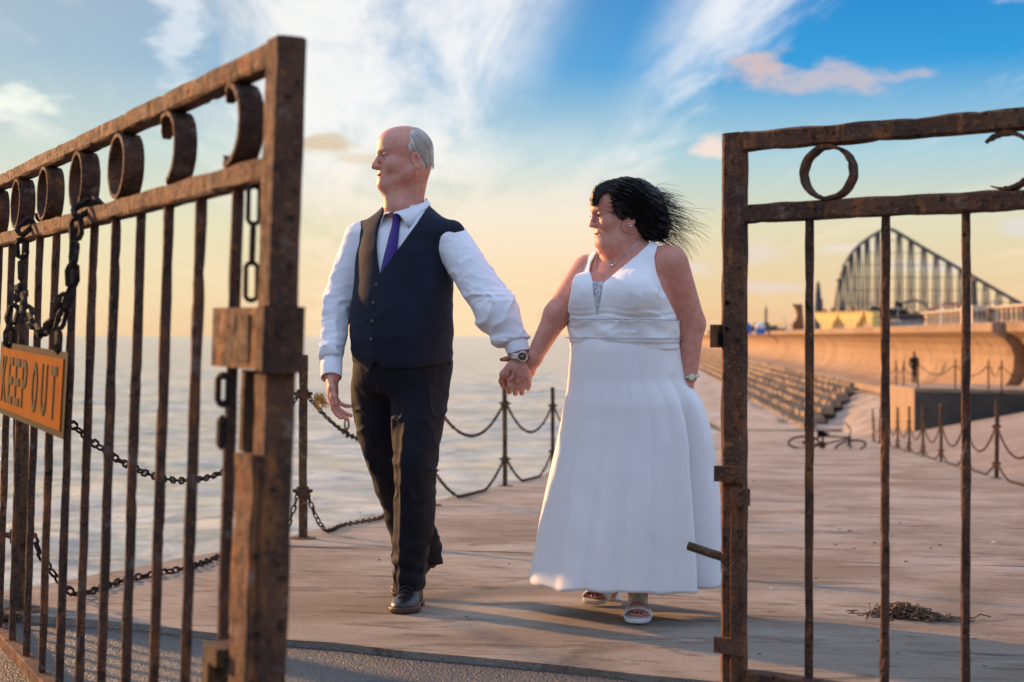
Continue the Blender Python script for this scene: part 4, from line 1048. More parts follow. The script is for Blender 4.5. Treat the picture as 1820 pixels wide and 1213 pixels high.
M['shirt'] = cloth('white_shirt', (.84, .84, .88), .7, .03, fold=.5)
M['vest'] = cloth('navy_waistcoat', (.012, .015, .030), .8, .15, 700, .0008, .04, fold=.35)
M['trouser'] = cloth('dark_trousers', (.0085, .0090, .0155), .8, .15, 700, .0008, .03, fold=.5)
M['lining'] = cloth('waistcoat_satin', (.03, .035, .05), .35, .1)
M['tie'] = cloth('purple_tie', (.045, .018, .20), .42, .08, 1200, .0006, .2)
M['dress'] = cloth('white_satin', (.90, .89, .89), .40, .02, 1500, .0002, .1, fold=.22)
M['leather'] = plain('black_leather', (.010, .009, .009), .40, 0, .2, 90, .0006)
M['sole'] = plain('brown_sole', (.06, .028, .014), .5, 0, .2, 60)
M['wshoe'] = plain('white_leather', (.78, .75, .71), .42, 0, .04, 50)
M['grey_hair'] = plain('grey_hair', (.62, .57, .52), .65, 0, .2, 160)
def bhair(t, bs):
    p = t.mapv(pos(t), (.35, .35, 1.0), rot=(0, .45, 0)); setp(t, bs, t.mix(t.ss(t.noise(p, 260, 4, .6), .52, .72), (.007, .006, .006), (.045, .022, .013)), .40, 0, .4); bumpn(t, bs, t.noise(p, 420, 3, .6), .002, .8)
M['black_hair'] = material('black_hair', bhair)
M['eye'] = plain('eye_white', (.42, .37, .34), .2, 0, .02)
M['iris'] = plain('iris', (.03, .025, .02), .15)
M['button'] = plain('dark_button', (.06, .06, .07), .3)
def glit(t, bs):
    p = pos(t); vo = t.node('ShaderNodeTexVoronoi'); t.put(vo.inputs['Vector'], p); vo.inputs['Scale'].default_value = 420
    k = t.sep(vo.outputs['Color'])[0]; setp(t, bs, t.mix(t.ss(k, .4, .8), (.25, .25, .27), (.9, .9, .92)), .22, .75); bumpn(t, bs, vo.outputs[0], .002)
M['sequin'] = material('silver_sequins', glit)
def fingers(P, wrist, pdir, back, side, scale, curls, spread=.0, k=.003, thumb=None, rad=1.0):
    """a hand: wrist point, palm direction, unit vector out of the back of the hand, unit vector to the thumb side; curls in degrees per finger"""
    pd = np.array(pdir, float); pd /= np.linalg.norm(pd); bk_ = np.array(back, float); bk_ -= pd * bk_.dot(pd); bk_ /= np.linalg.norm(bk_)
    sd_ = np.array(side, float); sd_ -= pd * sd_.dot(pd); sd_ -= bk_ * sd_.dot(bk_); sd_ /= np.linalg.norm(sd_)
    W = np.array(wrist, float); s = scale; tips = []
    R = np.stack([sd_, bk_, pd]).astype(np.float32)
    d = ellip(P, W + pd * .052 * s, (.043 * s, .0175 * s, .055 * s), R)
    for o in (-.030, -.010, .010, .029): d = smin(d, rcone(P, W + pd * .01 * s + sd_ * o * .5 * s, W + pd * .088 * s + sd_ * o * s, .014 * s, .0115 * s), .012 * s)
    base = (.031, .0105, -.0105, -.031); Ls = ((.043, .027, .022), (.048, .031, .024), (.044, .029, .023), (.034, .022, .020)); rs = (.0098, .0100, .0096, .0086)
    for i in range(4):
        p = W + pd * (.091 - (.006 if i in (0,) else .012 if i == 3 else 0)) * s + sd_ * base[i] * s; a = 0.0; spd = math.radians(spread) * (1.5 - i) / 1.5
        r0 = rs[i] * s * rad
        for j in range(3):
            a += math.radians(curls[i][j]); dr = pd * math.cos(a) - bk_ * math.sin(a); dr = dr + sd_ * math.sin(spd); dr /= np.linalg.norm(dr)
            q = p + dr * Ls[i][j] * s; d = smin(d, rcone(P, p, q, r0, r0 * .92), k * s); p = q; r0 *= .92
        tips.append((p, dr, r0))
    if thumb is not None:
        p = W + pd * .022 * s + sd_ * .030 * s
        for (dirs, L_, r0) in thumb:
            dr = sd_ * dirs[0] + pd * dirs[1] - bk_ * dirs[2]; dr /= np.linalg.norm(dr); q = p + dr * L_ * s; d = smin(d, rcone(P, p, q, r0 * s * rad, r0 * .9 * s * rad), .010 * s); p = q
        tips.append((p, dr, r0))
    return d, tips
def head_sdf(P, C, R, sx=1.0, female=False, part='all'):
    """head in its own frame: x left, y back, z up, origin between the eyes at mid-depth"""
    q = ((P - V3(*C)) @ R) / np.float32(sx); q[:, 0] = np.abs(q[:, 0]) if True else q[:, 0]
    e = lambda c, r, RR=None: ellip(q, c, r, RR)
    d = e((0, .012, .038), (.077, .100, .082))
    d = smin(d, e((0, -.038, .036), (.066, .056, .062)), .03)
    fw = .064 if female else .062
    d = smin(d, e((0, -.030, -.045), (fw, .062, .074)), .03)
    d = smin(d, e((0, .030, -.03), (.068, .07, .06)), .03)
    d = smin(d, rcone(q, (.018, -.072, -.100), (.056, .012, -.058), .020, .024), .022)
    d = smin(d, ellip(q, (0, -.082, -.101), (.022, .021, .020)), .022)
    d = smin(d, e((.041, -.058, -.034), (.026, .028, .028)) - (.002 if female else 0), .020)
    d = smin(d, rcone(q, (0, -.088, .020), (.036, -.078, .022), .0125, .0105), .014)
    d = smax(d, -ellip(q, (.032, -.103, -.0005), (.024, .021, .0150)), .010)
    nl = .031 if female else .036
    d = smin(d, rcone(q, (0, -.090, .010), (0, -.112 if female else -.115, -nl), .0070, .0085 if female else .0118), .012)
    d = smin(d, ellip(q, (.0115 if female else .0135, -.103, -nl - .002), (.008, .012, .0085)), .009)
    d = smax(d, -ellip(q, (.007, -.110, -nl - .0135), (.0035, .006, .004)), .004)
    d = smin(d, ellip(q, (0, -.066, -.068), (.038, .033, .036)), .014)
    d = smin(d, ellip(q, (0, -.088, -.0645), (.024, .0125, .0080)), .007)
    d = smin(d, ellip(q, (0, -.087, -.0755), (.021, .0125, .0080)), .007)
    d = smax(d, -ellip(q, (0, -.100, -.0695), (.031, .018, .0024)), .003)
    d = smax(d, -rcone(q, (.024, -.099, -.046), (.041, -.084, -.078), .0032, .0042), .007)     # nasolabial fold
    # lids
    d = smin(d, e((.0315, -.0765, .0066), (.0185, .0140, .0068)), .003)
    d = smin(d, e((.0315, -.0760, -.0102), (.0175, .0130, .0058)), .003)
    # ear
    a = math.radians(12); RR = np.array([[1, 0, 0], [0, math.cos(a), math.sin(a)], [0, -math.sin(a), math.cos(a)]], np.float32)
    ear = e((.080, .022, -.020), (.009, .0195, .034), RR)
    ear = smin(ear, e((.076, .013, -.047), (.008, .010, .012)), .008)
    ear = smax(ear, -e((.0875, .018, -.018), (.0090, .0105, .021), RR), .003)
    d = smin(d, ear, .006)
    return d * np.float32(sx)
# ---------------------------------------------------------------- groom
def mw(px, py, y=0.0): return wp(px, py, 5.15 + y)
MO = np.array((mw(715, 0)[0], 5.15, gz(mw(715, 0)[0], 5.15)))
man = empty('person', tuple(MO), 'man in navy waistcoat and purple tie walking hand in hand with the bride', 'person')
TY = .16                                             # depth of the trunk behind the leading foot
RT = frame(27); TC = mw(717, 600, TY); TC[2] = 0
def mz(py, y=TY): return float(mw(0, py, y)[2])
trunk_k = [(mz(675), .0, .0, .170, .128), (mz(640), .0, -.008, .186, .150), (mz(600), 0, -.014, .190, .160), (mz(550), 0, -.010, .188, .155), (mz(500), 0, -.002, .186, .142),
           (mz(450), 0, .004, .184, .128), (mz(415), .0, .012, .176, .112), (mz(392), .0, .018, .150, .092), (mz(375), .0, .02, .105, .072), (mz(362), 0, .02, .07, .06)]
def grow(k, g): return [(z, a, b, c + g, d + g) for z, a, b, c, d in k]
SHL, SHR = mw(808, 418, .08), mw(634, 420, .25)
ELL, WRL = mw(884, 556, -.08), mw(922, 628, -.12)
ELR, WRR = mw(594, 556, .22), mw(590, 664, .06)
NECK0, HC = mw(719, 372, .17), mw(716, 281, .155)
RH = frame(64, 1, -2)
HIPL, HIPR = mw(748, 690, .12), mw(672, 690, .22)
HANDL = mw(922, 640, -.125)
def man_body(P):
    d = near(P, HC, .17, lambda Q: head_sdf(Q, HC, RH, 1.0))
    hc = lambda x, y, z: HC + RH @ np.array((x, y, z))
    d = smin(d, rcone(P, hc(0, .045, -.04), NECK0 + np.array((.0, .012, 0)), .057, .062), .022)
    d = smin(d, rcone(P, hc(0, -.050, -.096), NECK0 + np.array((-.030, -.048, .004)), .033, .044), .03)       # soft throat
    d = smin(d, loft(P, TC, RT, grow(trunk_k, -.018)), .03)
    for a, b, ra, rb in ((SHL + np.array((-.03, 0, -.03)), ELL, .042, .038), (ELL, WRL, .040, .030), (SHR + np.array((.03, 0, -.03)), ELR, .042, .036), (ELR, WRR, .038, .029)): d = smin(d, rcone(P, a, b, ra, rb), .02)
    for a, b, ra, rb in ((HIPL, mw(738, 850, .05), .06, .035), (mw(738, 850, .05), mw(727, 1040, .13), .035, .028), (HIPR, mw(698, 850, .30), .06, .035), (mw(698, 850, .30), mw(742, 985, .56), .035, .028),
                         (mw(727, 1040, .13), mw(718, 1066, .06), .026, .018), (mw(742, 985, .56), mw(728, 1020, .48), .026, .016)): d = smin(d, rcone(P, a, b, ra, rb), .02)
    # hanging hand (his right): back outwards, thumb to the front
    h = near(P, WRR + np.array((0, -.02, -.09)), .14, lambda Q: fingers(Q, WRR + np.array((0, 0, -.005)), (.05, -.10, -1), (-.75, .1, 0), (.55, -.8, 0), .98, [(10, 22, 14), (18, 26, 16), (25, 28, 18), (32, 32, 20)], 5, thumb=[((.55, .75, .25), .040, .014), ((.15, 1, .22), .034, .0125), ((-.10, 1, .2), .026, .0115)])[0])
    d = smin(d, h, .012)
    d = smin(d, rcone(P, WRR, WRR + np.array((0, 0, -.02)), .029, .026), .01)
    # clasping hand (his left): back to the camera, fingers folded round hers
    h = near(P, HANDL + np.array((0, 0, -.07)), .14, lambda Q: fingers(Q, HANDL, (.02, -.02, -1), (.05, -1, -.1), (-1, 0, 0), 1.04, [(58, 80, 50), (62, 84, 50), (60, 82, 50), (56, 78, 50)], 2, thumb=[((.65, .8, .55), .038, .015), ((.2, 1, .9), .032, .0125), ((-.2, .8, 1), .025, .0115)])[0])
    d = smin(d, h, .012)
    d = smin(d, rcone(P, WRL, HANDL + np.array((0, 0, -.02)), .030, .028), .012)
    d = smin(d, ellip(P, HANDL + np.array((0, 0, -.035)), (.034, .022, .040)), .012)
    return d
def man_masks():
    l = lambda x, y, z: HC + RH @ np.array((x, y, z))
    return {'lip': lambda P: np.maximum.reduce([gauss(P, l(x, -.100, -.070), (.012, .012, .008)) for x in (-.012, 0, .012)]),
            'flush': lambda P: np.maximum.reduce([gauss(P, l(x, -.07, -.03), (.03, .03, .025)) for x in (-.04, .04)] + [gauss(P, l(0, -.12, -.03), (.02, .02, .02)), gauss(P, l(-.08, .02, -.01), (.02, .03, .03)), gauss(P, NECK0, (.08, .08, .05))]),
            'brow': lambda P: .8 * np.maximum.reduce([gauss(P, l(s * x, -.095 + abs(x) * .25, .021), (.010, .012, .0045)) for x in (.018, .030, .042) for s in (-1, 1)])}
sdf_obj('body', man_body, mw(565, 1095, -.12) - np.array((.03, .11, .03)), (mw(960, 222, 0)[0], 5.85, mw(0, 218, 0)[2] + .04), .0030, M['skin_m'], man, masks=man_masks(), bands=[(0, 3.2), (.70, 1.15), (.98, 3.0), (1.42, 1.0)])
# eyes
for s in (-1, 1):
    c = HC + RH @ np.array((.0315 * s, -.0765, -.0022)); mb = MB()
    mb.lathe([(0, -.0115)] + [(.0115 * math.cos(a), .0115 * math.sin(a)) for a in np.linspace(-1.3, 1.3, 7)] + [(0, .0115)], tuple(c), 12); ey = mb.build('eye', M['eye'], man, MO, True)
    ci = c + RH @ np.array((.0, -.0088, .0)); MB().lathe([(0, -.0048), (.0042, -.0024), (.0048, 0), (.0042, .0024), (0, .0048)], tuple(ci), 10).build('iris', M['iris'], ey, MO, True)
# grey hair: back and sides only
def man_hair(P):
    q = (P - V3(*HC)) @ RH
    d = head_sdf(P, HC, RH, 1.0) - .0032 + .0016 * vnoise(np.stack([q[:, 0] * 1.0, q[:, 1] * 3, q[:, 2]], -1), 130, 3)
    y, z, x = q[:, 1], q[:, 2], np.abs(q[:, 0])
    edge = np.interp(z, [-.12, -.06, -.035, .0, .02, .05, .085, .105, .13], [.075, .058, .045, .004, -.012, -.002, .004, .030, .07])       # front edge of the hair on the sides
    c = (edge - y) + .006 * vnoise(P, 90, 4)
    low = (-.098 + .35 * (.07 - np.minimum(y, .07))) - z
    ear = -(ellip(np.stack([x, y, z], -1), (.08, .018, -.024), (.022, .025, .042)))
    return smax(smax(smax(d, c, .006), low, .006), ear, .004)
sdf_obj('hair', man_hair, HC - .17, HC + .17, .0032, M['grey_hair'], man)
mb = MB(); r4 = random.Random(2)
for k in range(1700):
    th = r4.uniform(-1, 1) * 2.2; ph = r4.uniform(-.5, 1.15); n_ = np.array((.080 * math.sin(th) * math.cos(ph * .9), .012 + .102 * math.cos(th) * math.cos(ph * .9), .030 + .085 * math.sin(ph)))
    if n_[1] < -.006 + max(0, n_[2] - .075) * .6 + r4.random() * .022 or (n_[1] < .045 and n_[2] < .018): continue
    fl = np.array((0, .55, -.85)); p = []
    for i in range(4):
        v = n_ + fl * .016 * i; v2 = v - np.array((0, .012, .034)); s_ = max(.96, 1.0); kx = math.sqrt((v2[0] / .083) ** 2 + (v2[1] / .106) ** 2 + (max(v2[2], 0) / .088) ** 2)
        v = np.array((0, .012, .034)) + v2 / max(kx, .2) * (1.0 + .012 * r4.random()); p.append(HC + RH @ v)
    mb.tube(p, [.0009, .001, .0009, .0004], 3)
mb.build('hair_strands', M['grey_hair'], man, MO)
# shirt: trunk and sleeves with creases
def arm_co(P, pts):
    """distance along a bent arm (0..1 per segment) for laying creases across it"""
    best = None; tt = None
    for i in range(len(pts) - 1):
        a = V3(*pts[i]); ba = V3(*pts[i + 1]) - a; L2 = float(ba @ ba); t = np.clip((P - a) @ ba / L2, 0, 1); dd = np.linalg.norm(P - a - t[:, None] * ba, axis=1)
        t = t + i
        if best is None: best, tt = dd, t
        else: m = dd < best; tt = np.where(m, t, tt); best = np.where(m, dd, best)
    return tt
def creases(P, pts, amp, seed):
    t = arm_co(P, pts); w_ = P + .02 * np.stack([vnoise(P, 14, seed + 1), vnoise(P, 14, seed + 2), vnoise(P, 14, seed + 3)], -1)
    diag = w_ * V3(1.0, .55, .75)
    r1 = np.clip(ridge(diag, 15, seed), 0, 1) ** 2.5; r2 = np.clip(ridge(w_ * V3(.6, 1, 1.5), 27, seed + 5), 0, 1) ** 2
    k = np.exp(-((t - 1.0) / .35) ** 2) * .8 + np.exp(-((t - 2.0) / .4) ** 2) * 1.0 + .45
    return -amp * k * (r1 * 1.0 + r2 * .55 - .45)
CUFL0, CUFL1 = mw(914, 604, -.105), mw(922, 629, -.12)
CUFR0, CUFR1 = mw(589, 637, .10), mw(588.5, 672, .05)
def shirt(P):
    d = np.maximum(loft(P, TC, RT, grow(trunk_k, -.006)), mz(640) - P[:, 2])
    s1 = smin(rcone(P, SHL + np.array((-.012, .01, -.022)), ELL, .070, .073), rcone(P, ELL, CUFL0, .073, .050), .03)
    s1 = smin(s1, ellip(P, mw(896, 606, -.10), (.046, .042, .032)), .03) + creases(P, (SHL, ELL, CUFL0), .0085, 2)
    s2 = smin(rcone(P, SHR + np.array((.022, 0, -.014)), ELR, .073, .060), rcone(P, ELR, CUFR0, .060, .045), .03)
    s2 = smin(s2, ellip(P, mw(582, 622, .11), (.040, .04, .028)), .03) + creases(P, (SHR, ELR, CUFR0), .008, 5)
    d = smin(d, s1, .03); d = smin(d, s2, .03)
    for c0, c1 in ((CUFL0, CUFL1), (CUFR0, CUFR1)):
        n_ = (c1 - c0) / np.linalg.norm(c1 - c0); e = c0 + n_ * .012; near = np.linalg.norm(P - V3(*e), axis=1) < .13; d = np.where(near, smax(d, (P - V3(*e)) @ V3(*n_), .006), d)
    return np.maximum(d, P[:, 2] - mz(366))
sdf_obj('shirt', shirt, mw(560, 690, 0) - np.array((0, .22, 0)), (mw(962, 340, 0)[0], 5.62, mz(350)), .005, M['shirt'], man, it=1)
for c0, c1, r0 in ((CUFL0, CUFL1, .0400), (CUFR0, CUFR1, .0385)):
    ax_ = c1 - c0; L_ = np.linalg.norm(ax_); ax_ /= L_; sd_ = np.cross(ax_, (0, 1, 0)); sd_ /= np.linalg.norm(sd_); bk_ = np.cross(sd_, ax_); vs = []; n = 40
    prof_ = [(r0 * .9, .0), (r0 * 1.05, .001), (r0 * 1.04, L_ * .5), (r0, L_ - .002), (r0 * .985, L_), (r0 * .95, L_ - .001), (r0 * .93, L_ * .4)]
    for i in range(n):
        a = 2 * math.pi * i / n
        for r_, h_ in prof_: vs.append(c0 + ax_ * h_ + (sd_ * math.cos(a) * 1.0 + bk_ * math.sin(a) * .92) * (r_ + .0008 * math.sin(3 * a + 1)))
    m_ = len(prof_); mesh_obj('cuff', vs, np.array([(i * m_ + j, i * m_ + j + 1, ((i + 1) % n) * m_ + j + 1, ((i + 1) % n) * m_ + j) for i in range(n) for j in range(m_ - 1)]), M['shirt'], man, MO, True)
# collar: a stand round the neck with a turned-down leaf on each side
def collar():
    ctr = mw(724, 366, .175); n = 48; rows = []
    for i in range(n + 1):
        a = math.radians(-176 + 352 * i / n)                    # 0 = back of the neck, +-176 = front
        back = .5 + .5 * math.cos(a); fr = 1 - back
        d_ = RT @ np.array((math.sin(a), math.cos(a), 0.0))
        top = ctr + d_ * np.array((.074, .080, 0)) + np.array((0, 0, -.028 + .066 * back ** .8)) + RT @ np.array((0, -.012 * fr, 0))
        drop = .036 + .066 * max(0.0, (fr - .45) / .55) ** 1.5
        out = .016 + .006 * fr
        if fr > .88: drop *= max(.12, (1 - fr) / .12)
        low = top + d_ * out + np.array((0, 0, -drop)) + RT @ np.array((np.sign(math.sin(a)) * .006 * max(0, (fr - .7) / .3), -.012 * fr, 0))
        mid = (top + low) / 2 + d_ * .006; inn = top - d_ * .004 + np.array((0, 0, -.035))
        rows.append([inn, top - d_ * .001, top + d_ * .002, mid, low, low - d_ * .004, mid - d_ * .004])
    vs = [p for r in rows for p in r]; m_ = 7
    fs = np.array([(i * m_ + j, i * m_ + j + 1, (i + 1) * m_ + j + 1, (i + 1) * m_ + j) for i in range(n) for j in range(m_ - 1)])
    mesh_obj('collar', vs, fs[:, ::-1], M['shirt'], man, MO, True)
collar()
# tie
def tie():
    pts = [(703.5, 377, 18), (702.5, 388, 19), (702, 397, 15.5), (700, 410, 18), (697, 430, 22), (694, 450, 25), (690, 470, 27), (686, 494, 28)]; vs = []; fs = []
    for i, (px, py, wpx) in enumerate(pts):
        z = mz(py); k = np.array(sorted(trunk_k)); ry = np.interp(z, k[:, 0], k[:, 4]); cy = np.interp(z, k[:, 0], k[:, 2])
        # depth: on the shirt front
        X = mw(px, py, 0.02)[0]
        lo_y = 4.9
        dep = None
        for yy in np.linspace(5.0, 5.4, 161):
            if shirt_trunk(np.array([[X, yy, z]], np.float32))[0] < 0: dep = yy; break
        dep = (dep or 5.2) - .014 - (.014 if i < 2 else 0)
        hw = wpx / 2 * 5.2 / F * 1.05
        for s, b in ((-1, .006), (-.5, -.003), (0, -.006), (.5, -.003), (1, .006)): vs.append((X + s * hw * .93, dep + b - s * hw * .40, z))
    for i in range(len(pts) - 1):
        for j in range(4): a = i * 5 + j; fs.append((a, a + 5, a + 6, a + 1))
    o = mesh_obj('tie', vs, fs, M['tie'], man, MO, True); sm = o.modifiers.new('solid', 'SOLIDIFY'); sm.thickness = .006; ss_ = o.modifiers.new('sub', 'SUBSURF'); ss_.levels = 2; ss_.render_levels = 2
def shirt_trunk(P): return loft(P, TC, RT, grow(trunk_k, -.006))
tie()
kn = mw(701, 384, .025)
# waistcoat
VN = [mw(x, y, .0)[[0, 2]] for x, y in ((668, 340), (676, 372), (667, 400), (665, 430), (668, 460), (673, 486), (690, 465), (715, 432), (740, 396), (763, 354), (763, 330))]
VP_ = [mw(x, y, .0)[[0, 2]] for x, y in ((560, 500), (560, 646), (626, 646), (640, 654), (655, 667), (663, 646), (668, 643), (682, 655), (745, 652), (812, 641), (850, 636), (850, 300), (560, 300))]
def vest(P):
    wq = P + .03 * np.stack([vnoise(P, 10, 71), vnoise(P, 10, 72), vnoise(P, 10, 73)], -1); rd = np.clip(ridge(wq * V3(.6, .6, 1.4), 13, 74), 0, 1) ** 2.5
    d = loft(P, TC, RT, grow(trunk_k, .010)) + .0028 * vnoise(P, 13, 8) - .0045 * (rd - .3) * (.25 + np.exp(-((P[:, 2] - mz(600)) / .09) ** 2))
    sh = rcone(P, SHR + np.array((.030, .0, .010)), SHL + np.array((-.012, 0, .0)), .050, .054)
    d = smin(d, sh, .04)
    q = (P - V3(*TC)) @ RT
    front = q[:, 1] < .02
    vn = poly2(P[:, 0], P[:, 2], VN)
    d = np.where(front, smax(d, -vn, .003), np.maximum(d, P[:, 2] - mz(360)))
    hem = poly2(P[:, 0], P[:, 2], VP_); d = smax(d, np.where(front, hem, mz(652) - P[:, 2]), .003)
    # armholes
    aL = ellip(P, mw(846, 463, .06), (.117, .20, .114)); aR = ellip(P, mw(604, 452, .26), (.046, .2, .112), frame(0, 0, -10).T)
    d = smax(d, -aL, .004); d = smax(d, -aR, .004)
    
    # front overlap edge: a small step where the buttoned edge lies
    e = q[:, 0] + .0; 
    d = d - np.where(front & (q[:, 0] > .004), .0022, 0)
    return d
sdf_obj('waistcoat', vest, mw(590, 690, 0) - np.array((0, .14, 0)), (mw(860, 335, 0)[0], 5.60, mz(345)), .0046, M['vest'], man, it=2)
for px, py in ((668, 509), (663, 540), (661, 572), (659, 603)):
    z = mz(py); X = mw(px, py, 0.0)[0]; yy = 5.0
    while yy < 5.5 and loft(np.array([[X, yy, z]], np.float32), TC, RT, grow(trunk_k, .011))[0] > 0: yy += .002
    MB().lathe([(0, -.003), (.005, -.003), (.0065, -.0015), (.0065, .003), (0, .003)], (X, yy - .001, z), 12, 'y').build('button', M['button'], man, MO)
# trousers
def tleg(P, rows):
    k = []
    for py, xl, xr, y, dep in rows:
        a, b = mw(xl, py, y), mw(xr, py, y); k.append((a[2], (a[0] + b[0]) / 2, y + 5.15, (b[0] - a[0]) / 2, dep))
    return loft(P, (0, 0, 0), np.eye(3, dtype=np.float32), k)
def trousers(P):
    a = tleg(P, [(640, 650, 806, .17, .145), (690, 690, 797, .13, .12), (730, 694, 793, .10, .112), (770, 698, 787, .07, .102), (810, 700, 780, .045, .094), (850, 702, 773, .04, .086), (900, 700, 773, .055, .082), (950, 698, 769, .075, .080), (1000, 698, 758, .10, .080), (1036, 700, 753, .115, .084), (1052, 701, 754, .118, .09)])
    b = tleg(P, [(640, 628, 800, .19, .145), (690, 624, 745, .22, .12), (730, 628, 738, .23, .112), (770, 635, 735, .24, .102), (810, 646, 730, .26, .095), (850, 660, 735, .29, .09), (890, 674, 748, .36, .088), (930, 688, 769, .44, .088), (960, 695, 780, .50, .088), (988, 698, 785, .55, .09), (998, 698, 784, .56, .09)])
    cr = .0
    nz = vnoise(P * np.array((1, 1, .55), np.float32), 12, 12); nz2 = vnoise(P * np.array((1, 1, .8), np.float32), 26, 13)
    low = np.clip((mz(930, .1) - P[:, 2]) / .15, 0, 1)
    wq = P + .03 * np.stack([nz, nz2, nz], -1); rd = np.clip(ridge(wq * V3(1, .8, 1.3), 13, 15), 0, 1) ** 2.4
    kz = np.exp(-((P[:, 2] - mz(840)) / .10) ** 2) + .7 * np.exp(-((P[:, 2] - mz(735)) / .07) ** 2) + .9 * np.exp(-((P[:, 2] - mz(1000)) / .10) ** 2)
    fold = -.0095 * (rd - .3) * (.25 + kz) + .0045 * nz + .003 * nz2 + .004 * low * np.sin(P[:, 2] * 95 + nz * 3 + P[:, 0] * 30)
    # pressed crease down the front of each leg
    zc_ = P[:, 2]
    xa = np.interp(zc_, [mw(0, 1040, .1)[2], mw(0, 850, .0)[2], mw(0, 700, .0)[2]], [mw(712, 0, .05)[0], mw(716, 0, .0)[0], mw(724, 0, .0)[0]])
    ya = np.interp(zc_, [mw(0, 1040, .1)[2], mw(0, 850, .0)[2], mw(0, 700, .0)[2]], [5.15 + .115 - .08, 5.15 + .04 - .086, 5.15 + .11 - .118])
    d2 = (P[:, 0] - xa) ** 2 + (P[:, 1] - ya) ** 2
    a = a + fold - .011 * np.exp(-d2 / .00030)
    d = smin(a, b + fold, .016)
    d = smin(d, loft(P, TC, RT, [(mz(700), 0, .01, .16, .13), (mz(660), 0, -.002, .178, .143), (mz(628), 0, -.008, .182, .146)]) + fold, .03)
    d = np.maximum(d, P[:, 2] - mz(632))
    return d
sdf_obj('trousers', trousers, mw(600, 1070, 0) - np.array((0, .22, .02)), (mw(835, 600, 0)[0], 5.95, mz(618)), .005, M['trouser'], man, it=1)
# shoes
def shoe(P, heel, toe, ht, w=.050, lift=0.0):
    """heel/toe: ground points; returns upper, sole fields"""
    heel = np.array(heel); toe = np.array(toe); L_ = np.linalg.norm(toe - heel); f = (toe - heel) / L_; s = np.cross(f, (0, 0, 1)); s /= np.linalg.norm(s); u = np.cross(s, f)
    q = P - V3(*heel); x = q @ V3(*f); y = q @ V3(*s); z = q @ V3(*u); t = x / L_
    wd = np.interp(t, [-.03, .0, .12, .3, .5, .7, .85, .95, 1.0, 1.03], [.004, .030, .040, .038, .043, .055, .050, .036, .018, .003])
    out = np.abs(y) - wd; ends = np.maximum(-.012 - x, x - L_ - .006); o = smax(out, ends, .01)
    hz = np.interp(t, [0, .3, .45, .6, .8, .95, 1.0], [.118, .108, .088, .066, .050, .040, .030])
    up = smax(o + .004, np.sqrt(np.maximum(0, (np.maximum(z, 0) / hz) ** 2 + (y / (wd + .004)) ** 2 * .92)) * hz - hz, .008); up = smax(up, .014 - z, .003)
    heel_z = np.where(t < .27, 0, np.where(t < .34, .014, .012 * np.clip((t - .5) * 2, 0, 1) * 0))
    so = smax(smax(o - .0025, z - .019, .002), heel_z - z, .002)
    so = np.where((t > .28) & (t < .52), np.maximum(so, .010 - z), so)
    return up, so
fh, ft = mw(738, 0, .185), mw(712, 0, -.085); fh[2] = gz(fh[0], fh[1]) + .002; ft[2] = gz(ft[0], ft[1]) + .004
rh, rt = np.array((mw(774, 0, .60)[0], 5.15 + .60, .105)), np.array((mw(706, 0, .38)[0], 5.15 + .375, 0)); rt[2] = gz(rt[0], rt[1]) + .004
for (h_, t_) in ((fh, ft), (rh, rt)):
    lo_, hi_ = np.minimum(h_, t_) - .09, np.maximum(h_, t_) + .14
    e_ = sdf_obj('shoe', lambda P: shoe(P, h_, t_, 0)[0] + .0012 * np.sin(P[:, 1] * 400) * 0, lo_, hi_, .0032, M['leather'], man)
    so_ = sdf_obj('sole', lambda P: shoe(P, h_, t_, 0)[1], lo_, hi_, .0032, M['sole'], e_, zero=True); so_.data.transform(Matrix.Translation(-Vector(MO)))
    f_ = (t_ - h_) / np.linalg.norm(t_ - h_); s__ = np.cross(f_, (0, 0, 1)); s__ /= np.linalg.norm(s__); u_2 = np.cross(s__, f_)
    for k in range(4):
        tt = .155 + .02 * k; c = h_ + f_ * tt + u_2 * (.098 - .0135 * k); MB().tube([c - s__ * .022 - u_2 * .008, c + u_2 * .004, c + s__ * .022 - u_2 * .008], .0028, 5).build('lace', M['leather'], e_, MO)
# wrist watch on the clasping arm
wd_ = HANDL + np.array((0, -.0, .012)); ax = WRL - HANDL; ax = np.array((.08, 0, 1)); ax /= np.linalg.norm(ax)
tl = Vector(ax).to_track_quat('Z', 'Y').to_matrix(); cir = [np.array(tl @ Vector((.037 * math.cos(a), .037 * math.sin(a), 0))) for a in np.linspace(0, 2 * math.pi, 30, endpoint=False)]
mb = MB()
for z in (-.006, 0, .006): mb.tube([c + ax * z for c in cir], .0042, 5, True)
wa = mb.build('wrist_watch', M['steel'], man); wa.location = tuple(wd_ - MO)
fd = np.array((.08, -.0415, 0.0)); fd = np.array((.012, -.040, 0))
ca_ = MB().lathe([(0, .003), (.0165, .003), (.0185, 0), (.0185, -.004), (.0150, -.0065), (.0142, -.0045), (0, -.0045)], tuple(fd), 20, 'y').build('case', M['steel'], wa, None, True)
MB().lathe([(0, -.0052), (.0138, -.0052), (.0138, -.004), (0, -.004)], tuple(fd), 18, 'y').build('dial', M['iris'], ca_)
MB().box((fd[0] + .003, fd[1] - .006, .003), (.0012, .0008, .009)).box((fd[0] - .003, fd[1] - .006, .002), (.007, .0008, .0012)).build('hands', M['silver'], ca_)

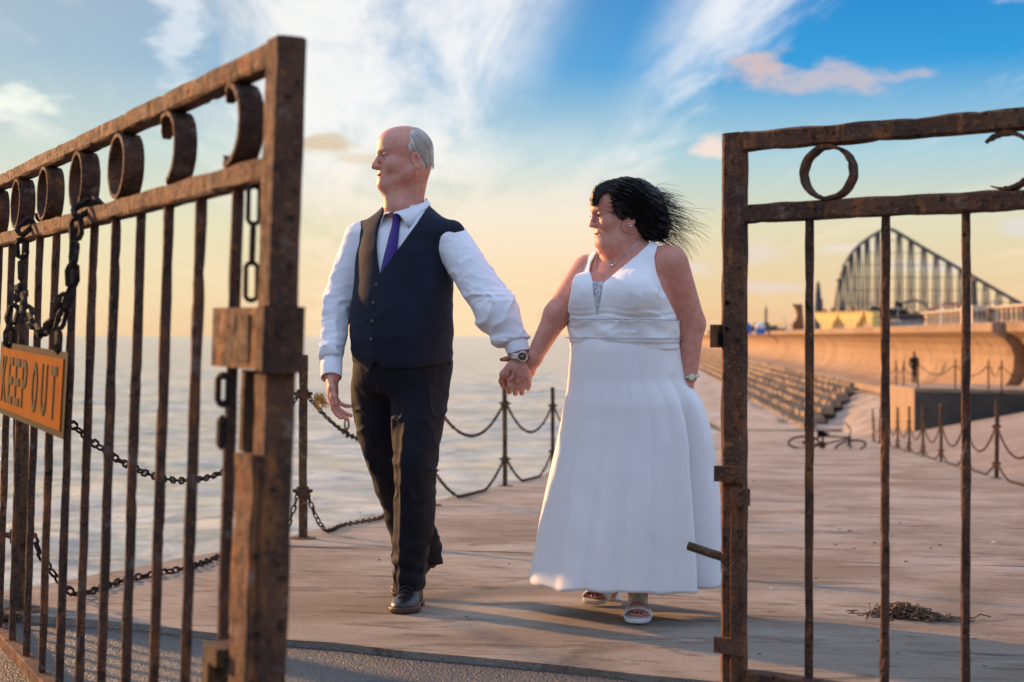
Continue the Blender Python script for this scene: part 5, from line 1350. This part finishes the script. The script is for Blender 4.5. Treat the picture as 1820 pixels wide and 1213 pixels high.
# welt pockets of the waistcoat
for x0, y0, x1, y1 in ((700, 590, 752, 584), (624, 574, 636, 576)):
    pr = [mw(x0 + (x1 - x0) * i / 6, y0 + (y1 - y0) * i / 6, .0) for i in range(7)]; fy = front_y(vest, pr, 5.0, 5.5, 120)
    if np.isnan(fy).any(): continue
    MB().tube([np.array((p[0], y_ + .0005, p[2])) for p, y_ in zip(pr, fy)], [.0015] + [.0035] * 5 + [.0015], 5).build('pocket_welt', M['vest'], man, MO, True)
# ---------------------------------------------------------------- bride
def ww(px, py, y=0.0): return wp(px, py, 4.92 + y)
WO = np.array((ww(1133, 0)[0], 4.92, gz(ww(1133, 0)[0], 4.92)))
wom = empty('person', tuple(WO), 'black-haired bride in a white dress walking with one hand in her pocket', 'person')
WT = .11; RW = frame(28); WC = ww(1109, 600, WT); WC[2] = 0
def wz(py, y=WT): return float(ww(0, py, y)[2])
wk = [(wz(680), 0, .01, .195, .160), (wz(640), 0, .0, .196, .168), (wz(608), 0, -.002, .190, .166), (wz(575), 0, -.002, .190, .164), (wz(540), 0, .002, .186, .150), (wz(505), 0, .012, .178, .126),
      (wz(475), 0, .022, .160, .100), (wz(452), 0, .028, .125, .076), (wz(436), 0, .03, .085, .06)]
BUST = [WC + RW @ np.array((s * .082, -.112, wz(528))) for s in (-1, 1)]
def wtrunk(P, g=0.0):
    d = loft(P, WC, RW, grow(wk, g))
    for b in BUST: d = smin(d, ellip(P, b, (.088 + g, .070 + g, .082 + g), RW.T), .045)
    return d
WSL, WSR = ww(1188, 472, .07), ww(1046, 482, .19)
WEL, WWL = ww(1227, 576, .10), ww(1225, 668, .06)
WER, WWR = ww(990, 560, .13), ww(948, 638, .115)
WH = ww(1097, 379, .12); RHW = frame(73, 9, 0); WN0 = ww(1108, 445, .14)
WS = .935
whl = lambda x, y, z: WH + RHW @ (np.array((x, y, z)) * WS)
def wom_head(P): return head_sdf(P, WH, RHW, WS, True)
def her_hand(P): return fingers(P, WWR + np.array((-.004, .026, -.006)), (-.62, -.06, -.78), (.25, 1, .1), (-.8, -.25, .5), .90, [(46, 60, 40), (50, 62, 42), (52, 60, 40), (54, 58, 38)], 2, thumb=[((.8, .55, .2), .036, .0135), ((.75, .6, .5), .030, .0115), ((.6, .7, .6), .024, .010)], rad=.9)
def wom_body(P):
    d = near(P, WH, .165, wom_head)
    d = smin(d, rcone(P, whl(0, .042, -.05), WN0, .056, .062), .022)
    d = smin(d, rcone(P, whl(0, -.030, -.092), WN0 + np.array((-.035, -.05, .012)), .040, .048), .035)
    d = smin(d, rcone(P, whl(0, .02, -.085), whl(0, -.045, -.098), .05, .036), .03)
    d = smin(d, wtrunk(P, -.006), .03)
    d = smin(d, rcone(P, WN0 + np.array((.02, .02, -.02)), WSL + np.array((-.02, .01, .012)), .056, .050), .04)
    d = smin(d, rcone(P, WN0 + np.array((-.02, .02, -.03)), WSR + np.array((.02, 0, .0)), .052, .044), .04)
    arm = [(WSL, WEL, .072, .053), (WEL, WWL, .050, .029), (WSR, WER, .060, .047), (WER, WWR, .046, .028), (WWR, WWR + np.array((-.012, 0, -.02)), .027, .025)]
    for a, b, ra, rb in arm: d = smin(d, rcone(P, a, b, ra, rb), .018)
    h = near(P, WWR + np.array((-.05, 0, -.06)), .14, lambda Q: her_hand(Q)[0]); d = smin(d, h, .010)
    h2 = near(P, WWL + np.array((0, 0, -.08)), .14, lambda Q: fingers(Q, WWL + np.array((0, 0, -.01)), (-.05, .1, -1), (1, -.3, 0), (-.3, -1, 0), .88, [(10, 15, 10)] * 4, 2, thumb=[((.6, .8, .2), .035, .013), ((.2, 1, .2), .03, .011)])[0]); d = smin(d, h2, .01)
    for a, b, ra, rb in ((ww(1140, 660, .12), ww(1134, 850, .08), .085, .055), (ww(1134, 850, .08), ww(1134, 1052, .14), .052, .036), (ww(1085, 660, .18), ww(1085, 850, .30), .085, .055), (ww(1085, 850, .30), ww(1082, 1022, .56), .052, .036)): d = smin(d, rcone(P, a, b, ra, rb), .02)
    for f_, c_ in ((foot_front, FA), (foot_rear, FB)): d = smin(d, near(P, (c_[1] + c_[2]) / 2 + np.array((0, 0, .03)), .19, f_), .015)
    return d
def foot_field(P, ankle, heel, toe, s=1.0):
    heel = np.array(heel); toe = np.array(toe); L_ = np.linalg.norm(toe - heel); f = (toe - heel) / L_; sd_ = np.cross(f, (0, 0, 1)); sd_ /= np.linalg.norm(sd_); u = np.cross(sd_, f)
    d = rcone(P, ankle, heel + u * .035 + f * .02, .034, .028); ball = heel + f * (L_ * .70) + u * .022
    d = smin(d, rcone(P, np.array(ankle) - np.array((0, 0, .03)), ball, .030, .024), .02)
    for o in (-.016, .0, .016): d = smin(d, rcone(P, heel + f * .05 + u * .025 + sd_ * o * .6, ball + sd_ * o * 1.25 - u * .003, .022, .017), .012)
    for o, l_, r_ in ((-.030, .80, .0125), (-.012, .86, .0098), (.003, .85, .0094), (.017, .82, .009), (.029, .775, .0085)):
        d = smin(d, rcone(P, ball + sd_ * o * .9, heel + f * (L_ * l_) + sd_ * o * 1.05 + u * .012, r_ * 1.05, r_), .004)
    return d
FA = (ww(1134, 1068, .145), np.array((ww(1136, 0, .17)[0], 5.09, 0)), np.array((ww(1132, 0, -.04)[0], 4.865, 0)))
FA[1][2] = gz(*FA[1][:2]) + .048; FA[2][2] = gz(*FA[2][:2]) + .016
FB = (ww(1086, 1035, .57), np.array((ww(1088, 0, .60)[0], 5.52, 0)), np.array((ww(1050, 0, .42)[0], 5.335, 0)))
FB[1][2] = gz(*FB[1][:2]) + .060; FB[2][2] = gz(*FB[2][:2]) + .016
foot_front = lambda P: foot_field(P, *FA); foot_rear = lambda P: foot_field(P, *FB)
_, tips = her_hand(np.zeros((1, 3), np.float32))
def toes(F_):
    heel, toe = F_[1], F_[2]; L_ = np.linalg.norm(toe - heel); f = (toe - heel) / L_; sd_ = np.cross(f, (0, 0, 1)); sd_ /= np.linalg.norm(sd_); u = np.cross(sd_, f)
    return [heel + f * (L_ * l_ + .004) + sd_ * o * 1.05 + u * .019 for o, l_ in ((-.030, .80), (-.012, .86), (.003, .85), (.017, .82), (.029, .775))]
nails = [p + dr * r0 * .6 + np.array((0, -.006, 0)) for p, dr, r0 in tips] + toes(FA) + toes(FB)
masks = {'lip': lambda P: np.maximum.reduce([gauss(P, whl(x, -.100, -.070), (.012, .012, .0085)) for x in (-.012, 0, .012)]),
         'flush': lambda P: np.maximum.reduce([gauss(P, whl(s * .045, -.06, -.03), (.03, .03, .03)) for s in (-1, 1)] + [gauss(P, WSL, (.09, .09, .12)), gauss(P, WC + RW @ np.array((0, -.1, wz(485))), (.07, .07, .05))]),
         'nail': lambda P: np.clip(np.maximum.reduce([gauss(P, c, (.0085, .0085, .0085)) for c in nails]) * 2.2 - .9, 0, 1),
         'brow': lambda P: np.maximum.reduce([gauss(P, whl(s * x, -.094 + abs(x) * .25, .020), (.010, .012, .0035)) for x in (.018, .030, .042) for s in (-1, 1)])}
sdf_obj('body', wom_body, (ww(880, 0)[0], 4.80, -.02), (ww(1262, 0)[0], 5.62, wz(305)), .0029, M['skin_w'], wom, masks=masks, bands=[(0, 1.1), (.13, 3.4), (.77, 1.1), (.96, 2.0), (1.25, 1.0)])
for s in (-1, 1):
    c = whl(.0315 * s, -.0765, -.0022); mb = MB()
    mb.lathe([(0, -.0108)] + [(.0108 * math.cos(a), .0108 * math.sin(a)) for a in np.linspace(-1.3, 1.3, 7)] + [(0, .0108)], tuple(c), 12); ey = mb.build('eye', M['eye'], wom, WO, True)
    MB().lathe([(0, -.0048), (.0042, -.0024), (.0048, 0), (.0042, .0024), (0, .0048)], tuple(c + RHW @ np.array((.0, -.0082, .0))), 10).build('iris', M['iris'], ey, WO, True)
    mb = MB(); 
    for k in range(7): x = .0315 * s + (k - 3) * .0042; mb.tube([whl(x, -.088, .0025), whl(x, -.096, .0035)], .0008, 3)
    mb.build('lashes', M['iris'], ey, WO)
# hair: a blown-back mass plus loose strands
HP = [ww(x, y, .10)[[0, 2]] for x, y in ((1049, 352), (1056, 334), (1070, 325), (1088, 318), (1112, 313), (1136, 315), (1158, 325), (1176, 342), (1188, 366), (1194, 395), (1190, 418), (1176, 430), (1150, 431), (1134, 424), (1124, 411), (1116, 398), (1106, 397), (1097, 390), (1092, 374), (1088, 360), (1081, 345), (1072, 346), (1064, 353), (1058, 367), (1051, 369))]
def hair_w(P):
    d = ellip(P, whl(0, .012, .040), (.094, .118, .098), RHW.T) 
    d = smin(d, ellip(P, ww(1140, 372, .13), (.088, .088, .100)), .03)
    d = smin(d, ellip(P, ww(1166, 402, .12), (.055, .07, .058)), .03)
    d = smin(d, rcone(P, whl(-.03, -.07, .085), whl(-.05, -.098, .01), .026, .016), .02)
    d = smin(d, rcone(P, whl(.02, -.08, .085), whl(.0, -.108, .02), .024, .014), .02)
    q = (P - V3(*WH)) @ RHW
    pl = poly2(P[:, 0], P[:, 2], HP)
    fl = P[:, 0] * .45 + P[:, 2]
    st_ = vnoise(np.stack([fl * 5.0, P[:, 0] * 1.0 - P[:, 2] * .6, P[:, 1] * 1.2], -1), 30, 6)
    d = d + .0045 * st_ + .003 * np.sin(fl * 420 + st_ * 3)
    return smax(d, pl + .003 * st_, .008)
sdf_obj('hair', hair_w, ww(1035, 445, .0) - np.array((0, .08, 0)), ww(1215, 300, .3) + np.array((0, .05, .02)), .0036, M['black_hair'], wom)
mb = MB(); r5 = random.Random(21)
def bez(p0, p1, p2, p3, n=9):
    return [((1 - t) ** 3) * p0 + 3 * t * (1 - t) ** 2 * p1 + 3 * t * t * (1 - t) * p2 + t ** 3 * p3 for t in np.linspace(0, 1, n)]
A2 = lambda x, y: np.array((x, y), float)
paths = []
for k in range(1000):
    u0 = r5.random(); s0 = A2(1085 + 40 * u0 + r5.gauss(0, 6), 345 - 30 * math.sin(u0 * 2.2) + r5.random() * 40)
    e0 = A2(1150 + 42 * r5.random(), 372 + 58 * r5.random()); m0 = s0 + A2(28 + 10 * r5.random(), -8 + 18 * r5.random()); m1 = e0 + A2(-25, -16 + 12 * r5.random())
    paths.append(bez(s0, m0, m1, e0))
for k in range(60):
    s0 = A2(1092 + r5.gauss(0, 8), 326 + r5.gauss(0, 4)); e0 = A2(1053 + r5.random() * 12, 348 + r5.random() * 22); paths.append(bez(s0, s0 + A2(-14, 0), e0 + A2(0, -22), e0))
pp = np.array(paths).reshape(-1, 2); w3 = np.array([ww(x, y, .05) for x, y in pp]); fy = front_y(hair_w, w3, 4.86, 5.16, 75); fy = fy.reshape(len(paths), -1)
for pa, ys in zip(paths, fy):
    if np.isnan(ys).mean() > .4: continue
    ys = np.where(np.isnan(ys), np.nanmax(ys), ys); ys = np.convolve(np.pad(ys, 1, mode='edge'), [.25, .5, .25], 'valid') - .001 - .003 * r5.random()
    mb.tube([wp(x, y, Y) for (x, y), Y in zip(pa, ys)], [.0006, .0009, .0011, .0011, .0011, .0010, .0009, .0008, .0003], 3)
# loose strands in the wind
def fly(a, b, c_, d_, r0=.0011, y0=.08, y1=.10, n=11):
    B = bez(A2(*a), A2(*b), A2(*c_), A2(*d_), n); mb.tube([ww(x, y, y0 + (y1 - y0) * i / n) for i, (x, y) in enumerate(B)], list(np.linspace(r0, r0 * .35, n)), 3)
fly((1168, 345), (1160, 322), (1178, 326), (1207, 331), .0010); fly((1170, 352), (1195, 350), (1215, 352), (1237, 367), .0013); fly((1178, 372), (1205, 366), (1218, 380), (1231, 402), .0011)
fly((1180, 390), (1205, 400), (1222, 406), (1246, 422), .0016); fly((1182, 395), (1202, 402), (1220, 414), (1236, 409), .0012); fly((1180, 405), (1200, 415), (1212, 432), (1214, 452), .0014)
for k in range(420):
    y0_ = 340 + 88 * r5.random(); x0_ = 1160 + 25 * math.sin((y0_ - 330) / 32) + r5.gauss(0, 3); L_ = (20 + 66 * r5.random() ** 2.0) * (1 if y0_ > 362 else .6); a = math.radians(8 + 34 * (y0_ - 340) / 88 + r5.gauss(0, 9))
    e0 = (x0_ + L_ * math.cos(a), y0_ + L_ * math.sin(a)); fly((x0_ - 22, y0_ - 10), (x0_ + 6, y0_ - 2 + r5.gauss(0, 4)), (x0_ + L_ * .6, y0_ + L_ * .35 * math.sin(a) + r5.gauss(0, 5)), e0, .0004 + .0007 * r5.random(), .06 + .1 * r5.random(), .08 + .1 * r5.random())
for k in range(40):
    y0_ = 385 + 45 * r5.random(); x0_ = 1172 + r5.gauss(0, 6); L_ = 30 + 30 * r5.random(); e0 = (x0_ + L_, y0_ + L_ * (.25 + .35 * r5.random())); fly((x0_ - 25, y0_ - 14), (x0_, y0_), (x0_ + L_ * .5, y0_ + L_ * .2), e0, .0009, .05 + .1 * r5.random(), .1)
fly((1108, 392), (1098, 402), (1104, 420), (1133, 416), .0015, .035, .06)
for k in range(4): fly((1062 + k * 2.5, 447), (1060 + k, 455), (1056 + k * 2, 464), (1054 + k * 2.4 + r5.gauss(0, 2), 470 + r5.random() * 12), .0008, -.01, -.012)
mb.build('hair_strands', M['black_hair'], wom, WO)
# bodice
BV = [ww(x, y, -.03)[[0, 2]] for x, y in ((1063, 430), (1066, 446), (1056, 462), (1051, 480), (1053, 497), (1057, 506), (1069, 506), (1090, 489), (1120, 464), (1150, 438), (1163, 424), (1150, 415), (1090, 415))]
BO = [ww(x, y, .02)[[0, 2]] for x, y in ((1066, 440), (1052, 448), (1040, 459), (1028, 478), (1017, 505), (1011, 540), (1010, 580), (1013, 622), (1212, 622), (1210, 590), (1203, 560), (1190, 540), (1176, 515), (1166, 485), (1163, 458), (1170, 438), (1182, 428), (1176, 422), (1160, 420), (1110, 425))]
def shoulders(P, g): return np.minimum(rcone(P, WN0 + np.array((.02, .02, -.02)), WSL + np.array((-.02, .01, .012)), .056 + g, .050 + g), rcone(P, WN0 + np.array((-.02, .02, -.03)), WSR + np.array((.02, 0, 0)), .052 + g, .044 + g))
def bodice(P):
    nz = .0022 * vnoise(P, 15, 31) + .0016 * vnoise(P, 34, 32)
    near_w = np.exp(-((P[:, 2] - wz(572)) / .035) ** 2)
    d = smin(wtrunk(P, .006), shoulders(P, .007), .04) + nz + .003 * near_w * np.sin(P[:, 2] * 260 + 6 * vnoise(P, 9, 33))
    wq = P + .02 * np.stack([vnoise(P, 12, 51), vnoise(P, 12, 52), vnoise(P, 12, 53)], -1); cr_ = np.clip(ridge(wq * V3(.55, .6, 1.6), 22, 54), 0, 1) ** 2.2
    d = d - .0055 * (cr_ - .3) * np.clip((P[:, 0] - WC[0] + .04) / .1, .15, 1) * np.clip((wz(495) - P[:, 2]) / .06, 0, 1)
    d = smin(d, rcone(P, WSL + np.array((-.03, .01, .0)), WSL + np.array((-.02, .02, -.06)), .068, .074), .03)
    q = (P - V3(*WC)) @ RW; front = q[:, 1] < .03
    d = smax(d, poly2(P[:, 0], P[:, 2], BO), .003)
    d = np.where(front, smax(d, -poly2(P[:, 0], P[:, 2], BV), .003), np.maximum(d, P[:, 2] - wz(445)))
    # princess seam
    sx_ = q[:, 0] - (.095 + .03 * np.clip((wz(520) - P[:, 2]) * 8, -1, 1)); d = d + np.where(front, .0018 * np.exp(-(sx_ / .0028) ** 2), 0)
    return d
sdf_obj('bodice', bodice, ww(1000, 630, .0) - np.array((0, .16, 0)), (ww(1216, 0, .2)[0], 5.32, wz(412)), .0042, M['dress'], wom, it=2)
IN = [ww(x, y, -.05)[[0, 2]] for x, y in ((1053, 500), (1073, 500), (1070, 520), (1065, 545), (1062, 562), (1059, 545), (1055, 520))]
sdf_obj('sequin_insert', lambda P: smax(smax(wtrunk(P, .0085), -wtrunk(P, -.004), .001), np.maximum(poly2(P[:, 0], P[:, 2], IN), P[:, 1] - WC[1]), .002), ww(1045, 568, 0) - np.array((0, .16, 0)), ww(1082, 495, .3), .0030, M['sequin'], wom)
# waistband with two beaded lines
def band(P):
    d = wtrunk(P, .011) + .0026 * np.sin(P[:, 0] * 60 + P[:, 2] * 40 + 4 * vnoise(P, 12, 41)) * np.exp(-((P[:, 2] - wz(588)) / .03) ** 2)
    z = P[:, 2] - .03 * (P[:, 0] - WC[0]) * -.25
    wq = P + .02 * np.stack([vnoise(P, 12, 61), vnoise(P, 12, 62), vnoise(P, 12, 63)], -1); d = d - .004 * (np.clip(ridge(wq * V3(.5, .5, 1.7), 24, 64), 0, 1) ** 2.2 - .3)
    return smax(smax(smax(d, z - wz(569), .002), wz(610) - z, .002), -wtrunk(P, -.03), .002)
sdf_obj('waistband', band, ww(1000, 622, 0) - np.array((0, .14, 0)), (ww(1220, 0, .2)[0], 5.30, wz(560)), .0042, M['dress'], wom, it=2)
for py in (569.5, 601.5):
    mb = MB(); k = 96; ths = np.linspace(0, 2 * math.pi, k, endpoint=False); out = []
    for th in ths:
        lo_, hi_ = .10, .34; dirn = RW @ np.array((math.sin(th), -math.cos(th), 0)); z = wz(py)
        rr_ = np.linspace(.10, .30, 100); G = np.stack([WC + dirn * r_ for r_ in rr_]).astype(np.float32); G[:, 2] = z + .0075 * (G[:, 0] - WC[0]) * -1.0
        dd = wtrunk(G, .0165 if py < 600 else .0190); r_ = rr_[np.argmax(dd > 0)]; p = WC + dirn * r_; p[2] = z - .0075 * (p[0] - WC[0]); out.append(p)
    mb.tube(out, .0017, 5, True); mb.build('bead_line', M['sequin'], wom, WO)
# skirt
def skirt():
    rows = [(604, 1016, 1206, .11, .176), (620, 1014, 1209, .11, .184), (645, 1012, 1213, .12, .195), (676, 1010, 1220, .13, .205), (695, 1008, 1234, .13, .210), (715, 1005, 1246, .13, .215), (745, 1000, 1256, .14, .225), (785, 993, 1264, .15, .238), (830, 984, 1267, .16, .255),
            (880, 974, 1273, .17, .272), (930, 965, 1278, .18, .288), (980, 957, 1282, .19, .30), (1037, 947, 1285, .20, .315)]
    n = 220; nr = 70; kk = np.array([(wz(r[0], 0), *r[1:]) for r in rows]); py = np.linspace(604, 1037, nr); vs = []
    R_ = np.array(rows, float)
    for p in py:
        xl, xr, yc, b = (np.interp(p, R_[:, 0], R_[:, i]) for i in (1, 2, 3, 4)); g = (p - 604) / 442.0
        a0, a1 = ww(xl, p, yc), ww(xr, p, yc); cx = (a0[0] + a1[0]) / 2; a = (a1[0] - a0[0]) / 2; zz = 1.0 - (p - 598) / F * 5.02
        for i in range(n):
            ph = -math.pi + 2 * math.pi * i / n; f = 1.0; gg = g ** .9
            pk = max(0.0, min(1.0, (p - 660) / 120.0))
            f -= .36 * math.exp(-((ph - .80) / .10) ** 2) * pk * (.75 + .25 * g)                    # fold beside the pocket
            f += .05 * math.exp(-((ph - .62) / .12) ** 2) * pk
            f += .045 * math.exp(-((ph - 1.25) / .22) ** 2) * gg
            f -= .018 * math.exp(-((ph + .95 + .05 * math.sin(g * 3)) / .10) ** 2) * min(1, g * 2.2); f += .012 * math.exp(-((ph + 1.05) / .16) ** 2) * gg
            f += gg * (.036 * math.cos(5 * ph + .8 + g) + .016 * math.cos(9 * ph + 2.0 - g * 1.5) + .004 * math.cos(17 * ph + 1.0 + 2 * g))
            f += .028 * math.exp(-((ph - .14) / .22) ** 2) * math.exp(-((p - 860) / 130.0) ** 2) - .018 * math.exp(-((ph + .22) / .16) ** 2) * math.exp(-((p - 960) / 120.0) ** 2)
            f += .02 * math.exp(-((ph + .42) / .2) ** 2) * math.exp(-((p - 980) / 100.0) ** 2)
            f -= .022 * math.exp(-((ph - .36) / .09) ** 2) * gg; f += .016 * math.exp(-((ph + .12 - .1 * g) / .10) ** 2) * gg - .018 * math.exp(-((ph + .34 - .15 * g) / .08) ** 2) * gg
            for c0, dr_, am, wd_f in ((-.50, .10, .050, .075), (-.16, .05, .040, .060), (.16, -.03, .050, .070), (.46, -.06, .045, .055)):
                f -= .9 * am * math.exp(-((ph - c0 - dr_ * (1 - g)) / (wd_f * (.6 + .5 * g))) ** 2) * gg
            hem = 0.0
            if g > .9: hem = (g - .9) / .1 * (.008 * math.cos(4 * ph + 1.2) + .004 * math.cos(11 * ph))
            vs.append((cx + a * f * math.sin(ph), 4.92 + yc - b * f * math.copysign(abs(math.cos(ph)) ** (1 - .28 * min(1, g * 2.5)), math.cos(ph)), zz + hem))
    fs = np.array([(j * n + i, (j + 1) * n + i, (j + 1) * n + (i + 1) % n, j * n + (i + 1) % n) for j in range(nr - 1) for i in range(n)])
    o = mesh_obj('skirt', vs, fs, M['dress'], wom, WO, True); m = o.modifiers.new('solid', 'SOLIDIFY'); m.thickness = .003; m.offset = -1
skirt()
# sandals: sole, block heel and an H-shaped upper
def sandal(Fd):
    ank, heel, toe = Fd; L_ = np.linalg.norm(toe - heel); f = (toe - heel) / L_; sd_ = np.cross(f, (0, 0, 1)); sd_ /= np.linalg.norm(sd_); u = np.cross(sd_, f)
    loc = lambda P: ((P - V3(*heel)) @ V3(*f), (P - V3(*heel)) @ V3(*sd_), (P - V3(*heel)) @ V3(*u))
    wid = lambda t: np.interp(t, [-.08, -.05, .15, .4, .65, .85, .97, 1.02], [.006, .024, .032, .033, .046, .047, .036, .015])
    def sole(P):
        x, y, z = loc(P); t = x / L_; o = smax(np.abs(y) - wid(t), np.maximum(-.02 - x, x - L_ - .002), .01)
        return smax(o, np.abs(z + .003) - .0075, .003)
    def upper(P):
        x, y, z = loc(P); t = x / L_; wd = wid(t) + .002
        hz = np.interp(t, [.2, .42, .62, .84], [.072, .058, .043, .031])
        arch = np.sqrt((np.maximum(z, 0) / hz) ** 2 + (y / wd) ** 2) * hz - hz
        sh = smax(np.abs(arch) - .0024, -z, .002); sh = smax(sh, np.maximum(.34 - t, t - .84) * L_, .004)
        cut = np.maximum(np.abs(t - .595) * L_ - .0135, .032 - np.abs(y)); sh = smax(sh, -cut, .006)
        arcf = (t - (.84 - 1.0 * np.clip(.02 - np.abs(y), 0, 1) * 0)) * L_
        return sh
    def heelb(P):
        x, y, z = loc(P); q = P[:, 2] - float(gz(heel[0], heel[1]))
        o = smax(np.abs(y) - .026, np.abs(x - .008) - .026, .006); return smax(smax(o, z, .002), -q, .001)
    lo_, hi_ = np.minimum(heel, toe) - .07, np.maximum(heel, toe) + .10
    up = sdf_obj('sandal', upper, lo_, hi_, .0026, M['wshoe'], wom)
    for nm, fn in (('sole', sole), ('heel', heelb)):
        o = sdf_obj(nm, fn, lo_, hi_, .003, M['wshoe'], up, zero=True); o.data.transform(Matrix.Translation(-Vector(WO)))
sandal(FA); sandal(FB)
# jewellery and watch
def on_skin(px, py, lift=.002):
    y = front_y(wom_body, [ww(px, py, .05)], 4.80, 5.2, 120)[0]; return wp(px, py, (y if y == y else 5.0) - lift)
nl = [on_skin(x, y) for x, y in ((1078, 455), (1081, 461), (1084, 467), (1087, 472), (1094, 468), (1102, 461), (1112, 452), (1122, 443), (1131, 434), (1137, 428))]
neck = MB().tube(nl, .0012, 4).build('necklace', M['silver'], wom, WO)
pc = on_skin(1088, 472, .006); MB().lathe([(0, -.006), (.004, -.004), (.0065, 0), (.004, .004), (0, .006)], tuple(pc), 8).lathe([(0, -.003), (.003, 0), (0, .003)], tuple(pc + np.array((.006, 0, .004))), 6).build('pendant', M['silver'], neck, WO)
ec = whl(-.085, .008, -.045) if False else ww(1104, 409, .02); er = whl(.086, .012, -.044)
MB().lathe([(0, -.005), (.004, -.003), (.005, 0), (.004, .003), (0, .005)], tuple(er + np.array((.0, -.004, -.014))), 8).lathe([(0, -.004), (.003, 0), (0, .004)], tuple(er + np.array((.005, -.004, -.006))), 6).lathe([(0, -.004), (.003, 0), (0, .004)], tuple(er + np.array((-.005, -.004, -.006))), 6).tube([er, er + np.array((0, -.003, -.01))], .001, 4).build('earring', M['silver'], wom, WO)
wc_ = ww(1226, 670, .06); mb = MB(); mb.tube([wc_ + np.array((.031 * math.cos(a), .031 * math.sin(a), .004 * math.cos(a))) for a in np.linspace(0, 2 * math.pi, 24, endpoint=False)], .0045, 5, True); wb = mb.build('wrist_watch', M['steel'], wom, WO)
MB().lathe([(0, .003), (.0125, .003), (.014, 0), (.014, -.004), (.0115, -.006), (0, -.005)], tuple(wc_ + np.array((.002, -.033, 0))), 18, 'y').build('case', M['brass'], wb, WO, True)
MB().lathe([(0, -.0070), (.0108, -.0066), (.0108, -.004)], tuple(wc_ + np.array((.002, -.033, 0))), 16, 'y').build('dial', M['white'], wb, WO)
far_person()
